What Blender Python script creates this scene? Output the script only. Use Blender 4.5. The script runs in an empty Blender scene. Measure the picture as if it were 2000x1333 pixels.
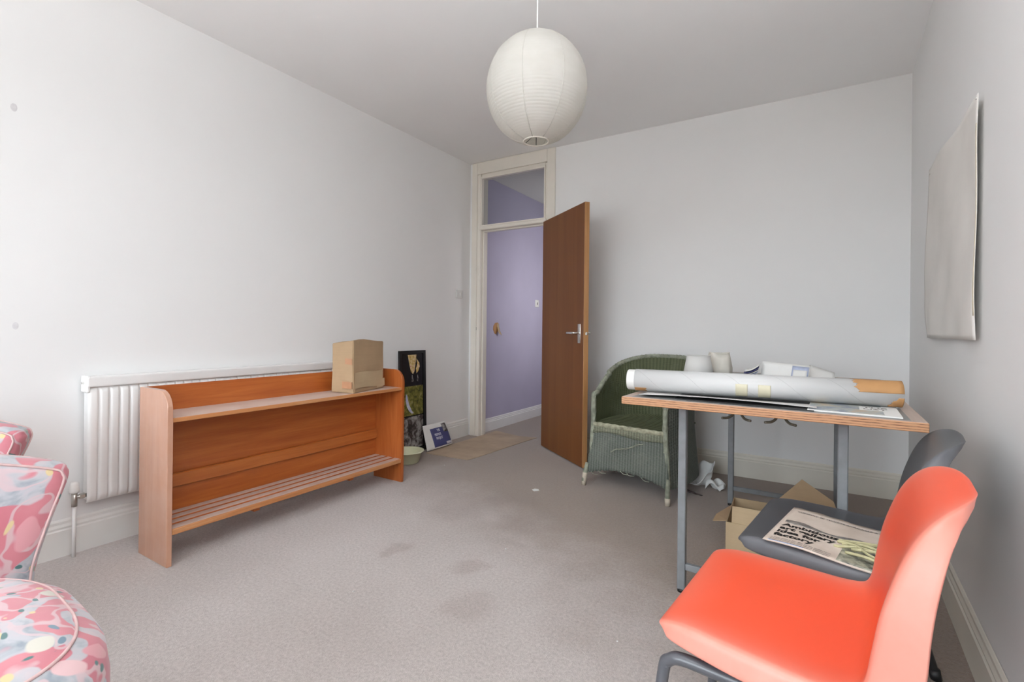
import bpy, bmesh, math, random
from mathutils import Vector, Matrix, noise as mnoise

random.seed(7)
SC = bpy.context.scene
COL = SC.collection
R = math.radians

# ---------------------------------------------------------------- camera
YAW, ROLL, FPX = R(31.595), R(0.61), 949.0
cam_d = bpy.data.cameras.new('camera')
cam = bpy.data.objects.new('camera', cam_d)
COL.objects.link(cam)
_fw = Vector((-math.sin(YAW), math.cos(YAW), 0))
_rt = Vector((math.cos(YAW), math.sin(YAW), 0))
_up = Vector((0, 0, 1))
_cr = math.cos(ROLL) * _rt + math.sin(ROLL) * _up
_cu = -math.sin(ROLL) * _rt + math.cos(ROLL) * _up
cam.matrix_world = Matrix(((_cr.x, _cu.x, -_fw.x, 0), (_cr.y, _cu.y, -_fw.y, 0), (_cr.z, _cu.z, -_fw.z, 1.06), (0, 0, 0, 1)))
cam_d.sensor_width = 36
cam_d.lens = FPX / 2000 * 36
cam_d.shift_y = -23.4 / 2000
cam_d.clip_start = 0.02
SC.camera = cam

# ---------------------------------------------------------------- light and exposure
SC.view_settings.view_transform = 'Standard'
SC.view_settings.look = 'None'
SC.view_settings.gamma = 1
SC.view_settings.use_curve_mapping = False
SC.view_settings.exposure = -0.25
SC.cycles.use_denoising = True
SC.cycles.max_bounces = 14
SC.cycles.diffuse_bounces = 10
SC.cycles.transparent_max_bounces = 12
world = bpy.data.worlds.new('sky')
SC.world = world
world.use_nodes = True
bg = world.node_tree.nodes['Background']
bg.inputs[1].default_value = 18
_tc = world.node_tree.nodes.new('ShaderNodeTexCoord')
_sp = world.node_tree.nodes.new('ShaderNodeSeparateXYZ')
_rp = world.node_tree.nodes.new('ShaderNodeValToRGB')       # overcast sky over darker ground
_e = _rp.color_ramp.elements
_e[0].position, _e[0].color = 0.0, (0.16, 0.155, 0.14, 1)
_e[1].position, _e[1].color = 1.0, (1.62, 1.72, 1.86, 1)
_x = _e.new(0.47); _x.color = (0.22, 0.21, 0.19, 1)
_x = _e.new(0.53); _x.color = (0.62, 0.66, 0.715, 1)
_mp = world.node_tree.nodes.new('ShaderNodeMapRange')
_mp.inputs[1].default_value = -1.0
_wl = world.node_tree.links
_wl.new(_tc.outputs['Generated'], _sp.inputs[0]); _wl.new(_sp.outputs['Z'], _mp.inputs[0])
_wl.new(_mp.outputs[0], _rp.inputs[0]); _wl.new(_rp.outputs[0], bg.inputs[0])

def area(name, loc, rot, sx, sy, power, color=(1, 1, 1)):
    d = bpy.data.lights.new(name, 'AREA')
    d.shape = 'RECTANGLE'
    d.size, d.size_y = sx, sy
    d.energy = power
    d.color = color
    o = bpy.data.objects.new(name, d)
    o.location = loc
    o.rotation_euler = rot
    COL.objects.link(o)
    return o

prt = area('window_portal', (-1.25, -3.04, 1.525), (R(90), 0, 0), 2.8, 2.05, 1)
prt.data.cycles.is_portal = True
fl = area('ceiling_fill', (-0.12, -0.15, 1.30), (R(180), 0, 0), 0.6, 0.6, 78, (0.965, 0.99, 1.015))     # unseen fill lamp, added to brighten the ceiling and near floor
fl.data.spread = R(145)
area('hall_fill', (-1.75, 5.0, 1.5), (R(90), 0, R(75)), 0.7, 1.2, 12, (1.0, 0.97, 0.93))  # unseen lamp added to brighten the closed hall

# ---------------------------------------------------------------- helpers
def finish(o, label=None, cat=None, group=None, kind=None):
    if label: o['label'] = label
    if cat: o['category'] = cat
    if group: o['group'] = group
    if kind: o['kind'] = kind
    return o

def thing(name, label, cat, loc=(0, 0, 0), rotz=0.0, group=None, kind=None):
    o = bpy.data.objects.new(name, None)
    o.empty_display_size = 0.1
    o.location = loc
    o.rotation_euler = (0, 0, rotz)
    COL.objects.link(o)
    return finish(o, label, cat, group, kind)

def obj(name, bm, mat, parent=None, smooth=False, label=None, kind=None, normals=True):
    me = bpy.data.meshes.new(name)
    if normals:
        bmesh.ops.recalc_face_normals(bm, faces=bm.faces)
    bm.to_mesh(me)
    bm.free()
    mats = mat if isinstance(mat, (list, tuple)) else [mat]
    for m in mats:
        me.materials.append(m)
    if smooth:
        for p in me.polygons:
            p.use_smooth = True
    o = bpy.data.objects.new(name, me)
    COL.objects.link(o)
    if parent: o.parent = parent
    if label: o['label'] = label
    if kind: o['kind'] = kind
    return o

def box(bm, x0, x1, y0, y1, z0, z1, M=None, mi=0):
    vs = [bm.verts.new(v) for v in ((x0, y0, z0), (x1, y0, z0), (x1, y1, z0), (x0, y1, z0),
                                    (x0, y0, z1), (x1, y0, z1), (x1, y1, z1), (x0, y1, z1))]
    if M is not None:
        for v in vs: v.co = M @ v.co
    fs = []
    for f in ((0, 3, 2, 1), (4, 5, 6, 7), (0, 1, 5, 4), (1, 2, 6, 5), (2, 3, 7, 6), (3, 0, 4, 7)):
        fc = bm.faces.new([vs[i] for i in f]); fc.material_index = mi
        fs.append(fc)
    return vs, fs

def bbox(x0, x1, y0, y1, z0, z1, bev=0.0, seg=2, M=None):
    bm = bmesh.new()
    box(bm, x0, x1, y0, y1, z0, z1, M)
    if bev > 0:
        bmesh.ops.bevel(bm, geom=list(bm.edges), offset=bev, segments=seg, affect='EDGES', profile=0.5)
    return bm

def spline(pts, n=6, closed=False):
    P = [Vector((p[0], p[1], p[2] if len(p) > 2 else 0.0)) for p in pts]
    out = []
    N = len(P)
    rng = N if closed else N - 1
    for i in range(rng):
        if closed:
            a, b, c, d = P[(i - 1) % N], P[i], P[(i + 1) % N], P[(i + 2) % N]
        else:
            a, b, c, d = P[max(i - 1, 0)], P[i], P[i + 1], P[min(i + 2, N - 1)]
        for k in range(n):
            t = k / n
            out.append(0.5 * ((2 * b) + (c - a) * t + (2 * a - 5 * b + 4 * c - d) * t * t + (3 * b - a - 3 * c + d) * t ** 3))
    if not closed: out.append(P[-1].copy())
    return out

def tube(bm, path, r, seg=8, closed=False, radii=None, cap=True, flat=None):
    P = [Vector(p) for p in path]
    n = len(P)
    rings = []
    ref = None
    for i in range(n):
        if closed:
            t = (P[(i + 1) % n] - P[i - 1])
        else:
            t = P[min(i + 1, n - 1)] - P[max(i - 1, 0)]
        if t.length < 1e-9: t = Vector((0, 0, 1))
        t.normalize()
        if ref is None:
            ref = Vector((0, 0, 1)) if abs(t.z) < 0.9 else Vector((1, 0, 0))
        u = ref - t * ref.dot(t)
        if u.length < 1e-6: u = Vector((1, 0, 0)) - t * t.x
        u.normalize()
        ref = u
        w = t.cross(u)
        rr = radii[i] if radii else r
        ring = []
        for k in range(seg):
            a = 2 * math.pi * k / seg
            ru = rr
            rw = rr * (flat if flat else 1)
            ring.append(bm.verts.new(P[i] + u * math.cos(a) * ru + w * math.sin(a) * rw))
        rings.append(ring)
    m = n if closed else n - 1
    for i in range(m):
        a, b = rings[i], rings[(i + 1) % n]
        for k in range(seg):
            bm.faces.new((a[k], a[(k + 1) % seg], b[(k + 1) % seg], b[k]))
    if cap and not closed:
        bm.faces.new(list(reversed(rings[0])))
        bm.faces.new(rings[-1])

def tube_bm(path, r, seg=8, **kw):
    bm = bmesh.new()
    tube(bm, path, r, seg, **kw)
    return bm

def lathe(prof, seg=32, bm=None, M=None, a0=0.0, a1=2 * math.pi):
    bm = bm or bmesh.new()
    full = abs(a1 - a0 - 2 * math.pi) < 1e-6
    n = seg if full else seg + 1
    rings = []
    for (r, z) in prof:
        ring = []
        for k in range(n):
            a = a0 + (a1 - a0) * k / seg
            v = Vector((r * math.cos(a), r * math.sin(a), z))
            if M is not None: v = M @ v
            ring.append(bm.verts.new(v))
        rings.append(ring)
    for i in range(len(rings) - 1):
        for k in range(seg if full else seg):
            k2 = (k + 1) % n
            bm.faces.new((rings[i][k], rings[i][k2], rings[i + 1][k2], rings[i + 1][k]))
    bmesh.ops.remove_doubles(bm, verts=bm.verts, dist=1e-6)
    return bm

def grid(fn, nu, nv, bm=None):
    bm = bm or bmesh.new()
    V = [[bm.verts.new(fn(i / nu, j / nv)) for j in range(nv + 1)] for i in range(nu + 1)]
    for i in range(nu):
        for j in range(nv):
            bm.faces.new((V[i][j], V[i + 1][j], V[i + 1][j + 1], V[i][j + 1]))
    return bm, V

def thicken(bm, t):
    bmesh.ops.recalc_face_normals(bm, faces=bm.faces)
    bmesh.ops.solidify(bm, geom=list(bm.faces), thickness=t)
    return bm

def prism(bm, pts, a, b, M=None, mi=0):
    """polygon pts (x,y) extruded from z=a to z=b"""
    lo = [bm.verts.new((p[0], p[1], a)) for p in pts]
    hi = [bm.verts.new((p[0], p[1], b)) for p in pts]
    if M is not None:
        for v in lo + hi: v.co = M @ v.co
    f1 = bm.faces.new(list(reversed(lo))); f2 = bm.faces.new(hi)
    f1.material_index = mi; f2.material_index = mi
    n = len(pts)
    for i in range(n):
        f = bm.faces.new((lo[i], lo[(i + 1) % n], hi[(i + 1) % n], hi[i]))
        f.material_index = mi
    return bm

def text_mesh(body, size, mat, parent, name, M, bold=0.0, align='LEFT', label=None, spacing=1.0, line=1.0):
    cu = bpy.data.curves.new(name, 'FONT')
    cu.body = body; cu.size = size; cu.offset = bold; cu.align_x = align
    cu.space_character = spacing; cu.space_line = line; cu.extrude = 0.0004
    cu.resolution_u = 2
    o = bpy.data.objects.new(name + '_curve', cu)
    COL.objects.link(o)
    bpy.context.view_layer.update()
    me = bpy.data.meshes.new_from_object(o.evaluated_get(bpy.context.evaluated_depsgraph_get()))
    bpy.data.objects.remove(o)
    bpy.data.curves.remove(cu)
    me.transform(M)
    me.materials.clear()
    me.materials.append(mat)
    t = bpy.data.objects.new(name, me)
    COL.objects.link(t)
    if parent: t.parent = parent
    if label: t['label'] = label
    return t

# ---------------------------------------------------------------- materials
class NT:
    def __init__(s, m):
        s.t = m.node_tree; s.n = s.t.nodes; s.l = s.t.links
    def add(s, typ, **kw):
        nd = s.n.new(typ)
        for k, v in kw.items(): setattr(nd, k, v)
        return nd
    def link(s, a, b): s.l.new(a, b)

def base(name, color=(0.8, 0.8, 0.8), rough=0.6, spec=0.5, metal=0.0, coat=0.0):
    m = bpy.data.materials.new(name)
    m.use_nodes = True
    p = m.node_tree.nodes['Principled BSDF']
    p.inputs['Base Color'].default_value = (*color, 1)
    p.inputs['Roughness'].default_value = rough
    p.inputs['Specular IOR Level'].default_value = spec
    p.inputs['Metallic'].default_value = metal
    p.inputs['Coat Weight'].default_value = coat
    m.diffuse_color = (*color, 1)
    return m, NT(m), p

def ramp(nt, fac, stops, interp='LINEAR'):
    r = nt.add('ShaderNodeValToRGB')
    e = r.color_ramp.elements
    r.color_ramp.interpolation = interp
    e[0].position, e[0].color = stops[0][0], (*stops[0][1], 1)
    e[1].position, e[1].color = stops[-1][0], (*stops[-1][1], 1)
    for pos, c in stops[1:-1]:
        x = e.new(pos); x.color = (*c, 1)
    nt.link(fac, r.inputs[0])
    return r.outputs[0]

def coords(nt, scale=(1, 1, 1), kind='Object', loc=(0, 0, 0), rot=(0, 0, 0)):
    tc = nt.add('ShaderNodeTexCoord')
    mp = nt.add('ShaderNodeMapping')
    mp.inputs['Scale'].default_value = scale
    mp.inputs['Location'].default_value = loc
    mp.inputs['Rotation'].default_value = rot
    nt.link(tc.outputs[kind], mp.inputs[0])
    return mp.outputs[0]

def noise(nt, vec, scale, detail=3, rough=0.5, dist=0.0):
    n = nt.add('ShaderNodeTexNoise')
    n.inputs['Scale'].default_value = scale
    n.inputs['Detail'].default_value = detail
    n.inputs['Roughness'].default_value = rough
    n.inputs['Distortion'].default_value = dist
    nt.link(vec, n.inputs['Vector'])
    return n.outputs['Fac']

def mix(nt, fac, a, b, blend='MIX'):
    x = nt.add('ShaderNodeMix', data_type='RGBA', blend_type=blend)
    for s, v in ((x.inputs[0], fac), (x.inputs[6], a), (x.inputs[7], b)):
        if hasattr(v, 'is_linked') or hasattr(v, 'links'): nt.link(v, s)
        elif isinstance(v, (int, float)): s.default_value = v
        else: s.default_value = (*v, 1)
    return x.outputs[2]

def math_n(nt, op, a, b=None):
    x = nt.add('ShaderNodeMath', operation=op)
    for s, v in ((x.inputs[0], a), (x.inputs[1], b)):
        if v is None: continue
        if isinstance(v, (int, float)): s.default_value = v
        else: nt.link(v, s)
    return x.outputs[0]

def bump(nt, p, h, strength=0.3, dist=0.002):
    b = nt.add('ShaderNodeBump')
    b.inputs['Strength'].default_value = strength
    b.inputs['Distance'].default_value = dist
    nt.link(h, b.inputs['Height'])
    nt.link(b.outputs[0], p.inputs['Normal'])

def simple(name, color, rough=0.6, var=0.08, scale=12, bumps=0.0, bscale=60, spec=0.5, metal=0.0, coat=0.0, bdist=0.002):
    m, nt, p = base(name, color, rough, spec, metal, coat)
    v = coords(nt)
    n = noise(nt, v, scale, 4)
    lo = tuple(max(0, c * (1 - var)) for c in color); hi = tuple(min(1, c * (1 + var)) for c in color)
    nt.link(ramp(nt, n, [(0.3, lo), (0.7, hi)]), p.inputs['Base Color'])
    if bumps > 0: bump(nt, p, noise(nt, v, bscale, 4), bumps, bdist)
    return m

M = {}
M['wall'] = simple('white_wall_paint', (0.80, 0.80, 0.797), 0.75, 0.012, 1.5, 0.06, 14, spec=0.3, bdist=0.004)
M['ceiling'] = simple('white_ceiling_paint', (0.88, 0.88, 0.88), 0.85, 0.015, 1.2, 0.08, 9, spec=0.2, bdist=0.004)
M['lilac'] = simple('lilac_wall_paint', (0.47, 0.445, 0.585), 0.7, 0.03, 3, 0.05, 20, spec=0.3)
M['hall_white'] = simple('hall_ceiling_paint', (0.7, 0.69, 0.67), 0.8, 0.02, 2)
M['cream_gloss'] = simple('cream_gloss_paint', (0.76, 0.72, 0.65), 0.35, 0.03, 5, 0.05, 30)
M['skirting'] = simple('cream_skirting_paint', (0.74, 0.71, 0.63), 0.4, 0.04, 4, 0.05, 30)
M['skirting_white'] = simple('off_white_skirting_paint', (0.76, 0.755, 0.73), 0.4, 0.04, 4, 0.05, 30)
M['white_gloss'] = simple('white_gloss_paint', (0.80, 0.80, 0.79), 0.35, 0.02, 6)
M['radiator'] = simple('radiator_enamel', (0.80, 0.80, 0.79), 0.3, 0.02, 8)
M['dark_gap'] = simple('dark_recess', (0.03, 0.03, 0.03), 0.9)
M['chrome'] = simple('chrome', (0.75, 0.74, 0.72), 0.22, 0.03, 20, metal=1.0)
M['brass'] = simple('dull_metal', (0.56, 0.54, 0.50), 0.35, 0.05, 20, metal=1.0)
M['plastic_white'] = simple('white_plastic', (0.78, 0.78, 0.76), 0.35, 0.02, 10)
M['hook_metal'] = simple('dull_bronze_hook', (0.085, 0.075, 0.055), 0.45, 0.1, 30)
M['smudge'] = simple('grey_smudge', (0.66, 0.65, 0.66), 0.8, 0.06, 60)
M['switch_grey'] = simple('grey_switch_plastic', (0.62, 0.61, 0.59), 0.4, 0.03, 10)  # plate colour, greyer than the white plastic
M['cord'] = simple('white_flex', (0.8, 0.8, 0.78), 0.5)

def carpet():
    m, nt, p = base('worn_grey_brown_carpet', (0.4, 0.35, 0.32), 0.95, 0.15)
    tc = nt.add('ShaderNodeTexCoord')
    v = tc.outputs['Object']
    fine = noise(nt, v, 260, 3, 0.7)
    mid = noise(nt, v, 85, 4, 0.7)
    big = noise(nt, v, 1.1, 4, 0.55)
    c = ramp(nt, fine, [(0.25, (0.335, 0.298, 0.278)), (0.5, (0.455, 0.410, 0.387)), (0.78, (0.575, 0.525, 0.502))])
    c = mix(nt, 0.6, c, ramp(nt, mid, [(0.3, (0.29, 0.252, 0.232)), (0.7, (0.63, 0.58, 0.553))]))
    c = mix(nt, 0.45, c, ramp(nt, big, [(0.35, (0.80, 0.77, 0.74)), (0.65, (1.08, 1.08, 1.09))]), 'MULTIPLY')
    # spilled stains with their own outlines, fixed to the floor
    wob = nt.add('ShaderNodeTexNoise')
    wob.inputs['Scale'].default_value = 9; wob.inputs['Detail'].default_value = 3
    nt.link(v, wob.inputs['Vector'])
    off = nt.add('ShaderNodeVectorMath', operation='MULTIPLY_ADD')
    nt.link(wob.outputs['Color'], off.inputs[0])
    off.inputs[1].default_value = (0.16, 0.16, 0)
    off.inputs[2].default_value = (-0.08, -0.08, 0)
    ad = nt.add('ShaderNodeVectorMath', operation='ADD')
    nt.link(v, ad.inputs[0]); nt.link(off.outputs[0], ad.inputs[1])
    tot = None
    for x, y, r, s in ((-1.684, 1.683, 0.075, 0.75), (-1.281, 1.737, 0.085, 0.7), (-1.10, 1.50, 0.115, 0.5), (-1.76, 2.27, 0.20, 0.6),
                       (-1.55, 2.52, 0.22, 0.45), (-1.30, 2.35, 0.24, 0.4), (-0.75, 1.62, 0.13, 0.25), (-1.22, 2.05, 0.05, 0.4)):
        d = nt.add('ShaderNodeVectorMath', operation='DISTANCE')
        nt.link(ad.outputs[0], d.inputs[0]); d.inputs[1].default_value = (x, y, 0)
        mr = nt.add('ShaderNodeMapRange')
        mr.interpolation_type = 'SMOOTHSTEP'
        mr.inputs[1].default_value = r * 0.45; mr.inputs[2].default_value = r * 1.1
        mr.inputs[3].default_value = s; mr.inputs[4].default_value = 0
        nt.link(d.outputs['Value'], mr.inputs[0])
        tot = mr.outputs[0] if tot is None else math_n(nt, 'MAXIMUM', tot, mr.outputs[0])
    c = mix(nt, tot, c, mix(nt, 1.0, c, (0.74, 0.68, 0.65), 'MULTIPLY'))
    # brown soiling by the door, with fainter light on the far carpet painted in
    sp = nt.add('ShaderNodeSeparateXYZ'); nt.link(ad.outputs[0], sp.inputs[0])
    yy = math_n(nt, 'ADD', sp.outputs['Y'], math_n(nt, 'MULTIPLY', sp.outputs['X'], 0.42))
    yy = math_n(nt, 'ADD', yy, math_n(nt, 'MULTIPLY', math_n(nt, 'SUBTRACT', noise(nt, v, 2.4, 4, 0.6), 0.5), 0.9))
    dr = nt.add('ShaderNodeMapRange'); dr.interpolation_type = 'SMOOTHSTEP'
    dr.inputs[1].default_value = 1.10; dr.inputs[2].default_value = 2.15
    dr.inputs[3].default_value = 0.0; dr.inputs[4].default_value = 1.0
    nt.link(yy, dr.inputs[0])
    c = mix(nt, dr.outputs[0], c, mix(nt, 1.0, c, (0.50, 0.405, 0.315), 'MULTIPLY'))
    nt.link(c, p.inputs['Base Color'])
    h = math_n(nt, 'ADD', fine, math_n(nt, 'MULTIPLY', mid, 0.8))
    bump(nt, p, h, 0.55, 0.006)
    p.inputs['Sheen Weight'].default_value = 0.6
    p.inputs['Sheen Roughness'].default_value = 0.5
    p.inputs['Sheen Tint'].default_value = (0.85, 0.82, 0.82, 1)
    return m
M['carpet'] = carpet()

def wood(name, dark, mid, light, axis='Z', rough=0.4, scale=3.0, stretch=0.06, coat=0.0, dust=None):
    m, nt, p = base(name, mid, rough, 0.5, 0, coat)
    s = {'X': (stretch, 1, 1), 'Y': (1, stretch, 1), 'Z': (1, 1, stretch)}[axis]
    v = coords(nt, tuple(a * scale for a in s))
    n1 = noise(nt, v, 7, 5, 0.6, 0.6)
    n2 = noise(nt, v, 40, 3, 0.6)
    f = math_n(nt, 'ADD', math_n(nt, 'MULTIPLY', n1, 0.75), math_n(nt, 'MULTIPLY', n2, 0.25))
    c = ramp(nt, f, [(0.32, dark), (0.5, mid), (0.68, light)])
    if dust:
        v2 = coords(nt)
        c = mix(nt, ramp(nt, noise(nt, v2, 9, 5, 0.65), [(0.3, (dust[1],) * 3), (0.7, (dust[2],) * 3)]), c, dust[0])
    nt.link(c, p.inputs['Base Color'])
    bump(nt, p, n2, 0.08, 0.001)
    return m
M['shelf_wood'] = wood('orange_varnished_wood', (0.36, 0.085, 0.016), (0.44, 0.118, 0.024), (0.52, 0.155, 0.034), 'Y', 0.38, coat=0.15)
M['shelf_side'] = wood('orange_varnished_wood_upright', (0.36, 0.085, 0.016), (0.45, 0.125, 0.028), (0.54, 0.17, 0.045), 'Z', 0.36, coat=0.25)
M['shelf_side_haze'] = wood('window_hazed_varnished_end', (0.40, 0.15, 0.06), (0.48, 0.19, 0.08), (0.56, 0.25, 0.12), 'Z', 0.42, coat=0.7, dust=((0.60, 0.40, 0.32), 0.35, 0.55))  # pale window haze painted on this end through the dust colour
M['shelf_edge'] = wood('worn_bare_wood_edge', (0.42, 0.16, 0.05), (0.54, 0.23, 0.085), (0.62, 0.34, 0.17), 'Y', 0.5)
M['shelf_rail'] = wood('orange_varnished_rail', (0.40, 0.11, 0.022), (0.48, 0.145, 0.032), (0.55, 0.185, 0.045), 'Y', 0.38, coat=0.15)
M['shelf_dusty'] = wood('dusty_varnished_wood', (0.36, 0.13, 0.05), (0.46, 0.19, 0.09), (0.55, 0.25, 0.13), 'Y', 0.5, dust=((0.62, 0.51, 0.455), 0.70, 0.95))
M['door_wood'] = wood('brown_veneer', (0.150, 0.046, 0.011), (0.178, 0.060, 0.014), (0.200, 0.073, 0.018), 'Z', 0.42, 1.3, 0.03)
M['door_edge'] = wood('door_edge_lipping', (0.36, 0.17, 0.06), (0.44, 0.22, 0.085), (0.50, 0.27, 0.12), 'Z', 0.45)

def ply():
    m, nt, p = base('plywood_edge', (0.5, 0.28, 0.14), 0.55)
    tc = nt.add('ShaderNodeTexCoord')
    sep = nt.add('ShaderNodeSeparateXYZ')
    nt.link(tc.outputs['Object'], sep.inputs[0])
    v = coords(nt, (3, 3, 1))
    w = noise(nt, v, 6, 3)
    z = math_n(nt, 'ADD', sep.outputs['Z'], math_n(nt, 'MULTIPLY', w, 0.006))
    s = math_n(nt, 'FRACT', math_n(nt, 'MULTIPLY', z, 118))
    c = ramp(nt, s, [(0.0, (0.50, 0.25, 0.12)), (0.45, (0.56, 0.30, 0.15)), (0.6, (0.16, 0.07, 0.04)), (0.85, (0.22, 0.10, 0.05)), (1.0, (0.48, 0.24, 0.12))])
    c = mix(nt, ramp(nt, noise(nt, coords(nt, (14, 14, 60)), 3, 3), [(0.35, (0,) * 3), (0.65, (0.75,) * 3)]), c, (0.50, 0.27, 0.14))
    nt.link(c, p.inputs['Base Color'])
    return m
M['ply'] = ply()
M['table_lipping'] = wood('worn_wood_lipping', (0.40, 0.31, 0.26), (0.47, 0.37, 0.31), (0.54, 0.43, 0.37), 'Y', 0.5)
M['table_top'] = simple('grey_linoleum_top', (0.22, 0.225, 0.22), 0.4, 0.08, 15)
M['steel_grey'] = simple('grey_painted_steel', (0.19, 0.20, 0.21), 0.45, 0.10, 25, 0.1, 60)
M['chair_frame'] = simple('dark_grey_steel_tube', (0.085, 0.088, 0.10), 0.35, 0.06, 20, coat=0.2)
M['black_frame'] = simple('black_steel_tube', (0.015, 0.015, 0.016), 0.4)
M['foot_plastic'] = simple('black_plastic_foot', (0.012, 0.012, 0.013), 0.5)

def shell(name, col, faded, rough):
    m, nt, p = base(name, col, rough, 0.5)
    at = nt.add('ShaderNodeAttribute', attribute_name='fade_sheen')  # paleness mask: sun fading plus painted window sheen
    n = noise(nt, coords(nt), 6, 5, 0.6)
    f = math_n(nt, 'MULTIPLY', at.outputs['Fac'], math_n(nt, 'ADD', math_n(nt, 'MULTIPLY', n, 0.7), 0.6))
    f = math_n(nt, 'MINIMUM', f, 1.0)
    nt.link(mix(nt, f, col, faded), p.inputs['Base Color'])
    bump(nt, p, noise(nt, coords(nt), 320, 2), 0.05, 0.0006)
    return m
M['red_shell'] = shell('faded_sheened_red_plastic', (0.81, 0.092, 0.034), (0.66, 0.285, 0.225), 0.42)
M['grey_shell'] = shell('charcoal_plastic', (0.072, 0.074, 0.082), (0.13, 0.133, 0.145), 0.45)

def wicker(name, col, dark, worn, ribs=52):
    m, nt, p = base(name, col, 0.7, 0.3)
    uv = nt.add('ShaderNodeUVMap')
    sep = nt.add('ShaderNodeSeparateXYZ'); nt.link(uv.outputs[0], sep.inputs[0])
    a = math_n(nt, 'SINE', math_n(nt, 'MULTIPLY', sep.outputs['X'], ribs * 2 * math.pi))
    b = math_n(nt, 'SINE', math_n(nt, 'MULTIPLY', sep.outputs['Y'], ribs * 5.2 * math.pi))
    h = math_n(nt, 'ADD', math_n(nt, 'MULTIPLY', a, 0.62), math_n(nt, 'MULTIPLY', b, 0.5))
    h01 = math_n(nt, 'ADD', math_n(nt, 'MULTIPLY', h, 0.43), 0.5)
    c = ramp(nt, h01, [(0.05, dark), (0.7, col)])
    n = noise(nt, coords(nt), 5, 5, 0.65)
    c = mix(nt, ramp(nt, n, [(0.48, (0,) * 3), (0.75, (0.55,) * 3)]), c, worn)
    nt.link(c, p.inputs['Base Color'])
    bump(nt, p, h01, 0.8, 0.005)
    return m
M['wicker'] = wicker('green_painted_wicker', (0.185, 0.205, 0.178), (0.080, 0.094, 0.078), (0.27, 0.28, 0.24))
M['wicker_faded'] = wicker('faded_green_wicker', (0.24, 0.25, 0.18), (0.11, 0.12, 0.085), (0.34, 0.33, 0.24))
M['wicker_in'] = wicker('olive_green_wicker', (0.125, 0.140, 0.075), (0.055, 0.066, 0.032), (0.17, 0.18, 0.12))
M['wicker_rim'] = simple('worn_green_braid', (0.27, 0.285, 0.222), 0.75, 0.35, 26, 0.6, 70, spec=0.3, bdist=0.004)
M['wicker_worn'] = simple('worn_cream_braid', (0.33, 0.325, 0.235), 0.8, 0.38, 34, 0.7, 80, spec=0.2, bdist=0.004)
M['leg_worn'] = simple('worn_pale_wood', (0.52, 0.46, 0.37), 0.7, 0.2, 20)

def cardboard(name, c, v=0.10):
    m, nt, p = base(name, c, 0.8, 0.2)
    n = noise(nt, coords(nt), 5, 5, 0.6)
    cr = noise(nt, coords(nt, (1, 1, 30)), 4, 2)
    k = mix(nt, 0.3, ramp(nt, n, [(0.3, tuple(x * (1 - v) for x in c)), (0.7, tuple(min(1, x * (1 + v)) for x in c))]),
            ramp(nt, cr, [(0.3, tuple(x * 0.92 for x in c)), (0.7, tuple(min(1, x * 1.06) for x in c))]))
    nt.link(k, p.inputs['Base Color'])
    bump(nt, p, n, 0.12, 0.004)
    return m
M['cardboard'] = cardboard('brown_cardboard', (0.44, 0.31, 0.19))
M['cardboard_pale'] = cardboard('pale_cardboard', (0.50, 0.38, 0.24))
M['cardboard_mat'] = cardboard('grubby_cardboard', (0.46, 0.36, 0.265), 0.18)
M['packing_tape'] = simple('brown_packing_tape', (0.47, 0.25, 0.14), 0.3, 0.08, 20)
M['kraft'] = simple('kraft_brown_paper', (0.47, 0.25, 0.10), 0.7, 0.06, 20)
M['aged_tape'] = simple('yellowed_sticky_tape', (0.62, 0.58, 0.43), 0.4, 0.04, 20)
M['paper_white'] = simple('white_paper', (0.78, 0.78, 0.76), 0.6, 0.03, 8, 0.05, 14)
M['paper_grey'] = simple('greyish_paper', (0.66, 0.645, 0.63), 0.55, 0.10, 10)
M['tissue'] = simple('white_tissue', (0.74, 0.75, 0.74), 0.9, 0.06, 20, 0.3, 30)
M['black_card'] = simple('black_card', (0.012, 0.012, 0.013), 0.5)
M['shade_white'] = simple('white_shade_fabric', (0.66, 0.655, 0.635), 0.8, 0.02, 10, 0.05, 80)
M['shade_cream'] = simple('crumpled_cream_fabric', (0.68, 0.65, 0.585), 0.8, 0.06, 10, 0.25, 18)
M['bowl'] = simple('pale_green_plastic', (0.76, 0.78, 0.56), 0.35, 0.03, 6)
M['ink'] = simple('black_ink', (0.045, 0.042, 0.04), 0.8)
M['ink_soft'] = simple('grey_ink', (0.28, 0.26, 0.245), 0.8, 0.3, 60)
M['navy_print'] = simple('navy_print', (0.060, 0.065, 0.19), 0.5, 0.08, 20)
M['pale_print'] = simple('pale_lettering', (0.62, 0.62, 0.72), 0.6)
M['blue_print'] = simple('pale_blue_print', (0.42, 0.47, 0.62), 0.6, 0.08, 60)
M['red_print'] = simple('red_print', (0.45, 0.07, 0.05), 0.6)
M['frame_black'] = simple('black_frame_lacquer', (0.010, 0.010, 0.011), 0.35)
M['pic_black'] = simple('black_photo', (0.012, 0.012, 0.014), 0.25)
M['fabric_sheet'] = simple('off_white_cloth', (0.76, 0.735, 0.70), 0.9, 0.03, 6, 0.12, 9, bdist=0.01)
M['cloth_hem'] = simple('yellowed_hem', (0.66, 0.58, 0.42), 0.85, 0.06, 20)
M['raffia'] = simple('pale_straw', (0.50, 0.465, 0.27), 0.6, 0.2, 30)

def newsprint():
    m, nt, p = base('yellowed_newsprint', (0.62, 0.53, 0.45), 0.85, 0.2)
    n = noise(nt, coords(nt), 14, 5)
    nt.link(ramp(nt, n, [(0.3, (0.56, 0.47, 0.395)), (0.7, (0.67, 0.58, 0.505))]), p.inputs['Base Color'])
    return m
M['newsprint'] = newsprint()

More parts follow.
